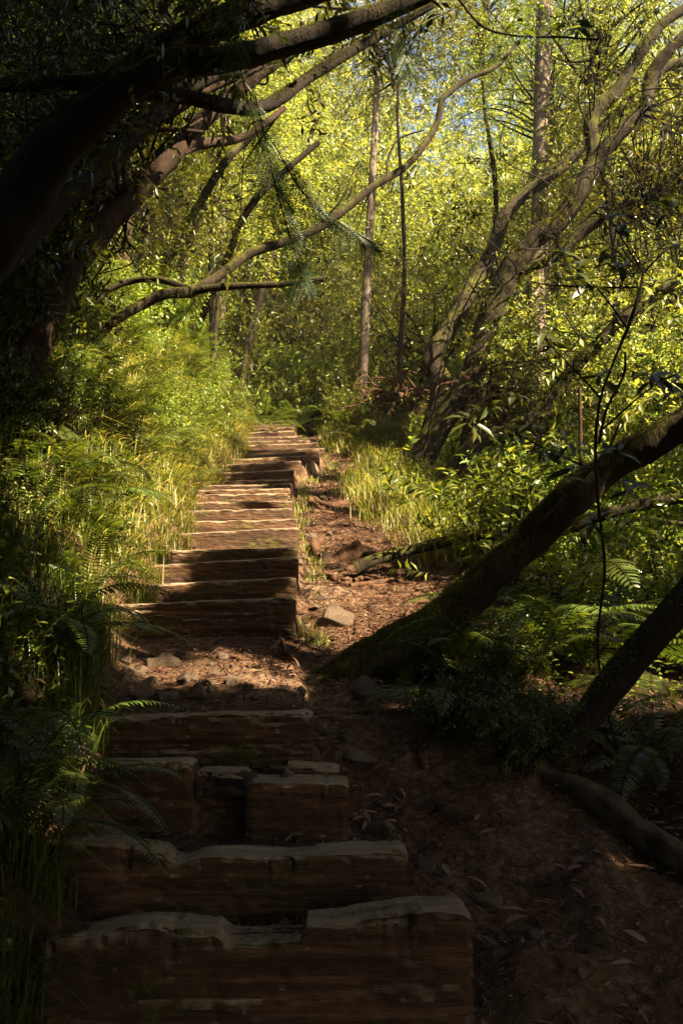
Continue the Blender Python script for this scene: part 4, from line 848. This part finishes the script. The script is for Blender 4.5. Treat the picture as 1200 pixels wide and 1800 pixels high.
RK = [(345, 1232, 24, 24, 22, 'rounded brown rock at the left of the landing, just above the fourth step'), (293, 1232, 24, 24, 18, 'flatter rock left of the rounded brown one'), (255, 1215, 26, 22, 24, 'mossy rock in the heap at the left end of the landing'),
      (225, 1200, 26, 20, 22, 'mossy green rock leaning on the bank by the landing'), (290, 1175, 26, 20, 20, 'dark rock at the top of the heap by the landing'), (240, 1160, 34, 14, 18, 'dark square edged rock below the left end of the fifth step'), (335, 1195, 16, 14, 12, 'small rock behind the rounded brown one'),
      (590, 1103, 34, 24, 30, 'large grey angular boulder at the right foot of the long flight'), (565, 1060, 20, 14, 12, 'pale stone above the angular boulder'), (610, 1050, 14, 10, 10, 'bright sunlit stone on the trail'), (540, 1015, 12, 12, 14, 'light stone against the mossy right ends of the steps'),
      (575, 985, 22, 12, 14, 'sunlit stone beside the root end'), (635, 1345, 40, 28, 16, 'flat rock set in the slope right of the third step'), (685, 1478, 28, 20, 30, 'upright square stone behind the right end of the second step'), (790, 1430, 46, 30, 14, 'large flat stone sunk in the dark slope'),
      (750, 1530, 26, 18, 14, 'small stone right of the second step'), (860, 1595, 30, 20, 18, 'rough stone right of the first step'), (725, 1582, 10, 8, 7, 'small pink stone on top of the first step'), (640, 1225, 32, 24, 26, 'mossy stone at the base of the leaning trunk'),
      (435, 1455, 30, 14, 16, 'stone bedded under the middle of the third step'), (505, 1460, 28, 14, 20, 'pointed stone bedded under the right of the third step'), (560, 1290, 20, 12, 14, 'stone at the right end of the fourth step'), (615, 1300, 22, 14, 12, 'low stone in the slope beside the fourth step'),
      (510, 1190, 26, 10, 8, 'small flat stone on the landing'), (530, 1218, 18, 8, 7, 'flat stone just behind the fourth step'), (440, 1228, 40, 10, 6, 'long flat stone behind the fourth step'), (575, 755, 16, 12, 9, 'pale stone at the top of the trail'), (600, 845, 12, 9, 9, 'light stone by the roots in the upper trail'),
      (770, 1545, 14, 10, 9, 'pebble like stone in the litter'), (940, 1650, 26, 16, 10, 'half buried stone in the litter at the lower right'), (350, 1785, 60, 40, 30, 'mossy stone in front of the lowest step')]
RK.pop()
for r_ in RK: rock(*r_[:5], r_[5], Y0=1.2)
for i in range(130):
    y = RNG.uniform(3.5, 8.5) if i % 3 else RNG.uniform(2, 4); x = float(xr(y)) + RNG.uniform(.05, 1) * float(trail_w(y)) if (y > 4.9 or y < 3.6) else RNG.uniform(float(xl(y)) + .05, float(xr(y)) + .7)
    s = RNG.uniform(.008, .028); o = bpy.data.objects.new('pebble', rocks[i % 6]); C.objects.link(o); o.location = on(x, y, s * .15); o.scale = (s, s * RNG.uniform(.6, 1.2), s * .6); o.rotation_euler = (0, 0, RNG.uniform(0, 6)); tag(o, 'small brown pebble loose on the trail', 'pebble', 'pebbles on the trail')
def ground_root(pts, label, mat='root'):
    P = spline(glimb(pts, -.35), 8); P[:, 2] = gz(P[:, 0], P[:, 1], False) + P[:, 3] * .35 + .02 * vnoise(P[:, :3], 6, 3); b = P[0, :3].copy(); P[:, :3] -= b
    mb = MB(); tube(mb, P[:, :3], P[:, 3], 9, .2, 12, 2); o = mb.build('root', M[mat], loc=b, smooth=True); tag(o, label, 'root', 'roots across the trail')
for r_ in [([(545, 880, 6), (585, 893, 7), (620, 885, 5), (645, 870, 3)], 'curved dark root across the upper trail'), ([(530, 935, 3), (580, 925, 5), (640, 915, 4), (670, 905, 2)], 'thin root across the trail below the grass'), ([(585, 842, 5), (615, 838, 8), (640, 850, 6)], 'arched root near the top of the trail'),
           ([(570, 1010, 4), (620, 1030, 5), (690, 1025, 5), (750, 1035, 3)], 'long root crossing the trail below the stub'), ([(340, 1165, 5), (400, 1158, 7), (440, 1172, 5), (470, 1180, 3)], 'root lying on the landing'), ([(495, 1130, 2), (505, 1155, 2.5), (525, 1175, 2)], 'thin pale rootlet on the landing'),
           ([(740, 1300, 3), (735, 1330, 5), (745, 1360, 3)], 'short root coming out of the dark slope'), ([(560, 985, 7), (552, 965, 9), (565, 950, 6)], 'gnarled root by the mossy ends of the steps'), ([(545, 870, 4), (550, 895, 8), (575, 905, 5), (610, 905, 3)], 'knotted root rising by the steps in the upper trail')]: ground_root(*r_)
for i in range(22):
    y = RNG.uniform(5.0, 12.5); tw_ = float(trail_w(y)); x0 = float(xr(y)) + RNG.uniform(-.02, .5) * tw_; n_ = 6; ang = RNG.uniform(-.7, .7); ln_ = RNG.uniform(.25, .6)
    u_ = np.linspace(0, 1, n_); X_ = x0 + u_ * ln_ * math.cos(ang); Y_ = y + u_ * ln_ * math.sin(ang) + RNG.normal(size=n_) * .03; r_ = RNG.uniform(.010, .024) * (1 - .6 * u_)
    P = spline(np.c_[X_, Y_, gz(X_, Y_, False) + r_ * .2, r_], 8); b = P[0, :3].copy(); P[:, :3] -= b; mb = MB(); tube(mb, P[:, :3], P[:, 3], 9, .2, 14, i)
    tag(mb.build('root', M['root'], loc=b, smooth=True), 'exposed woody root worn smooth in the dirt trail', 'root', 'exposed roots of the trail')
for i in range(60):
    y = RNG.uniform(4.9, 11) if i % 3 else RNG.uniform(3.75, 4.6); x = float(xr(y)) + RNG.uniform(-.02, .3 if i % 2 else .9) * float(trail_w(y)) if y > 4.8 else RNG.uniform(float(xl(y)) + .05, float(xl(y)) + .55)
    s = RNG.uniform(.025, .065); o = bpy.data.objects.new('rock', rocks[i % 6]); C.objects.link(o); o.location = on(x, y, s * .2); o.scale = (s, s * RNG.uniform(.6, 1.1), s * RNG.uniform(.45, .8)); o.rotation_euler = (RNG.uniform(-.3, .3), RNG.uniform(-.3, .3), RNG.uniform(0, 6))
    tag(o, 'angular stone bedded in the dirt of the trail and landing', 'rock', 'stones bedded in the trail')
# litter
def litter(n, xs, ys, L, W, mat, label, name='leaf_litter'):
    B = np.c_[xs, ys, gz(xs, ys) + RNG.uniform(.002, .02, n)]; U = rdir(n); U[:, 2] *= .25; N = RNG.normal(size=(n, 3)) * .35 + [0, 0, 1]
    mb = MB(); leafs(mb, B, U, N, L * RNG.uniform(.4, 1.3, n), W * RNG.uniform(.5, 1.3, n), True, .15); o = mb.build(name, M[mat]); tag(o, label, 'litter', kind='stuff')
n = 1500; y = RNG.uniform(1.7, 5.2, n); x = xr(y) + RNG.uniform(-.1, 2.2, n); litter(n, x, y, .07, .02, 'dead', 'dead laurel leaves scattered on the dark slope right of the near steps')
n = 1800; y = RNG.uniform(2.3, 5, n); x = RNG.uniform(0, 1, n) * (xr(y) - xl(y)) + xl(y); litter(n, x, y, .035, .009, 'dead', 'small dead leaves and chips on the step treads and landing')
n = 14000; y = 1.7 + 3.6 * RNG.uniform(0, 1, n); x = np.where(y < 3.5, xr(y) + RNG.uniform(0, 2.0, n), RNG.uniform(-1.1, 1.5, n)); litter(n, x, y, .022, .007, 'dead', 'fine crumbled leaf fragments on the dark slope and the landing')
n = 9000; y = RNG.uniform(4.6, 14, n); x = xr(y) + RNG.uniform(0, 1, n) * trail_w(y); litter(n, x, y, .04, .012, 'dead', 'dry leaves and bark chips on the trail')
n = 9000; y = RNG.uniform(1.8, 12, n); x = np.where(RNG.uniform(0, 1, n) < .5, xl(y) - RNG.uniform(0, 2.5, n), xr(y) + trail_w(y) + RNG.uniform(0, 4, n)); litter(n, x, y, .06, .018, 'dead', 'dead leaves under the undergrowth on both sides')
n = 7000; y = RNG.uniform(1.8, 8, n); x = np.where(y < 4.95, RNG.uniform(-1, 1.6, n), xr(y) + RNG.uniform(0, 1, n) * trail_w(y)); A = np.c_[x, y, gz(x, y) + .006]; dd = rdir(n) * RNG.uniform(.03, .12, (n, 1)); B_ = A + dd; B_[:, 2] = gz(B_[:, 0], B_[:, 1]) + .008
mb = MB(); sticks(mb, A, B_, .0022); tag(mb.build('twig_litter', M['root']), 'fine dry twigs and needles on the dirt', 'twigs', kind='stuff')

# ------------------------------------------------------------------ near sprays and saplings
def spray(px0, py0, pts, Y, label, nl=.022):
    """a drooping conifer branch with feathered side sprays"""
    b = at(*pts[0][:2], Y); t = thing('conifer_spray', label, 'branch', b, group='hanging conifer sprays'); lm, sm = MB(), MB()
    P = spline([[*at(x, y, Y + dy)] for x, y, dy in pts], 14) - b; sticks(sm, P[:-1], P[1:], .003)
    for i in range(3, len(P) - 1, 3):
        T = unit(P[i + 1] - P[i]); fall = 1 - .5 * i / len(P)
        for sg in (-1, 1):
            d = unit(np.array([sg * .8, RNG.uniform(-.5, .5), -.45]) + T * .9); l = RNG.uniform(.07, .15) * fall; m_ = 16
            q = P[i] + d * (np.linspace(0, 1, m_) * l)[:, None]; q[:, 2] -= .25 * np.linspace(0, 1, m_) ** 2 * l; sticks(sm, q[:-1], q[1:], .0012)
            tt = unit(np.gradient(q, axis=0)); nn = unit(np.cross(tt, RNG.normal(size=3) * .3 + [0, -1, .25])); s_ = nn
            for s2 in (-1, 1): leafs(lm, q, s_ * s2 + tt * .7, np.cross(s_, tt), nl * RNG.uniform(.6, 1.1, m_), .0026, False, .05)
    T = unit(np.gradient(P, axis=0)); s_ = unit(np.cross(T, [0, 1.0, 0]))
    lm.build('needles', M['needle'], t); sm.build('foliage_stems', M['bark_dark'], t)
spray(0, 0, [(385, -60, .1), (405, 40, 0), (425, 130, 0), (445, 210, 0), (470, 290, 0), (495, 350, 0)], 2.5, 'feathery dark green spray hanging from the top left of centre')
spray(0, 0, [(450, 170, .1), (470, 260, 0), (485, 330, 0), (505, 400, -.05), (520, 450, -.05), (533, 495, -.05)], 2.4, 'pale blurred lowest spray that ends above the low bough')
spray(0, 0, [(480, 250, .1), (520, 320, 0), (560, 370, 0), (610, 400, 0), (660, 430, 0)], 2.3, 'spray spreading right across the low bough')
spray(0, 0, [(700, -60, .1), (705, 20, 0), (712, 80, 0), (720, 130, 0)], 3.0, 'short spray hanging at the top right of centre')
def whorls(root, b, C_, L, W, mat, each=8):
    lm = MB()
    for c in C_:
        az = np.arange(each) / each * 6.283 + RNG.uniform(0, 6); U = np.c_[np.cos(az), np.sin(az) * .7, np.sin(az) * .5 - .25 + RNG.normal(size=each) * .35]
        leafs(lm, np.repeat([c - b], each, 0) + RNG.normal(size=(each, 3)) * .012, U, RNG.normal(size=(each, 3)) * .4 + [0, -.4, 1], L * RNG.uniform(.6, 1.15, each), W * RNG.uniform(.8, 1.2, each), True, .12)
    lm.build('leaves', mat, root)
b = ground_at(1060, 1250, 3.2); b = at(1066, 1250, 3.6); b[2] = float(gz(b[0], b[1], False))
t = thing('laurel_sapling', 'thin dark sapling with whorls of long leaves standing near the right edge', 'sapling', b)
limbs(t, b, [('stem', [(1085, 1330, 3.6, 2), (1050, 1150, 3.6, 2), (1062, 1000, 3.6, 2.4), (1050, 880, 3.6, 2.8), (1046, 780, 3.6, 2.8), (1055, 700, 3.6, 2.6), (1080, 630, 3.6, 2.4), (1105, 570, 3.6, 3.5), (1125, 505, 3.6, 3), (1130, 470, 3.6, 2)]),
 ('branch', [(1052, 780, 3.6, 3), (1065, 720, 3.6, 2.5), (1095, 660, 3.6, 2.5), (1098, 620, 3.6, 2)]), ('branch', [(1125, 505, 3.6, 2), (1040, 505, 3.5, 2), (960, 500, 3.5, 1.5), (920, 492, 3.4, 1.2)]),
 ('branch', [(1130, 480, 3.6, 2), (1170, 440, 3.6, 1.5), (1215, 420, 3.6, 1.2)]), ('branch', [(1100, 575, 3.6, 2), (1060, 520, 3.5, 1.5), (1020, 480, 3.4, 1.2), (1000, 465, 3.4, 1)]), ('branch', [(1128, 480, 3.6, 1.6), (1105, 440, 3.5, 1.3), (1075, 390, 3.5, 1)]),
 ('branch', [(1055, 700, 3.6, 2), (1000, 640, 3.4, 1.5), (950, 590, 3.4, 1)]), ('branch', [(1052, 760, 3.6, 2), (1120, 700, 3.5, 1.5), (1160, 670, 3.5, 1)]), ('branch', [(1052, 830, 3.6, 2), (960, 790, 3.5, 1.5), (890, 750, 3.5, 1.2), (860, 720, 3.5, 1)])], M['bark_dark'], 7, .05, 6)
whorls(t, b, [at(x, y, Y) for x, y, Y in [(1070, 382, 3.5), (1085, 405, 3.5), (1060, 450, 3.5), (1085, 470, 3.5), (1010, 470, 3.4), (995, 440, 3.4), (1030, 495, 3.4), (945, 590, 3.4), (965, 600, 3.45), (1160, 665, 3.5), (1145, 660, 3.5), (1185, 675, 3.5),
        (1055, 660, 3.5), (860, 715, 3.5), (905, 690, 3.5), (895, 755, 3.5), (935, 745, 3.5), (960, 790, 3.5), (1000, 780, 3.5), (1080, 790, 3.5), (1170, 365, 3.6), (1195, 350, 3.6), (1180, 430, 3.6), (830, 740, 3.5), (1000, 830, 3.5), (1110, 860, 3.5), (1040, 920, 3.6)]], .10, .026, M['leaf_dark'])
b = at(860, -30, 3.4)
t = thing('laurel_twig', 'dark leafy twig hanging in at the top edge right of centre', 'branch', b)
limbs(t, b, [('stem', [(780, -40, 3.4, 3), (840, 40, 3.4, 2.5), (900, 62, 3.4, 2), (980, 65, 3.4, 2), (1050, 70, 3.4, 1.5)]), ('side_branch', [(1000, -40, 3.4, 2), (990, 20, 3.4, 1.5), (1000, 45, 3.4, 1)])], M['bark_dark'], 7, .05, 6)
whorls(t, b, [at(x, y, 3.4) for x, y in [(910, 20), (925, 60), (935, 75), (970, 50), (990, 25), (1005, 45), (1015, 52), (905, 35)]], .08, .022, M['leaf_dark'], 6)


o = bpy.data.objects.new('rock', rocks[2]); C.objects.link(o); o.location = (-.33, 2.13, -.97); o.scale = (.13, .12, .07); tag(o, 'low mossy mound of stone at the foot of the lowest step', 'rock', 'rocks of the path')
o.data = rocks[2].copy(); o.data.materials.clear(); o.data.materials.append(M['bark_moss'])

# ------------------------------------------------------------------ the sunlit air of the wood
def haze(density=.0007):
    m, t, N = material('haze'); v = N('VolumePrincipled', Color=(1.0, .95, .82, 1), Density=density, Anisotropy=.2); N('OutputMaterial', Volume=v.outputs[0])
    x0, x1, y0, y1, z0, z1 = -52, 52, -14, 88, -13, 34
    V = [(x, y, z) for x in (x0, x1) for y in (y0, y1) for z in (z0, z1)]
    o = MB().add(V, [[0, 1, 3, 2], [4, 6, 7, 5], [0, 4, 5, 1], [2, 3, 7, 6], [0, 2, 6, 4], [1, 5, 7, 3]]).build('haze', m); tag(o, kind='stuff')
haze()
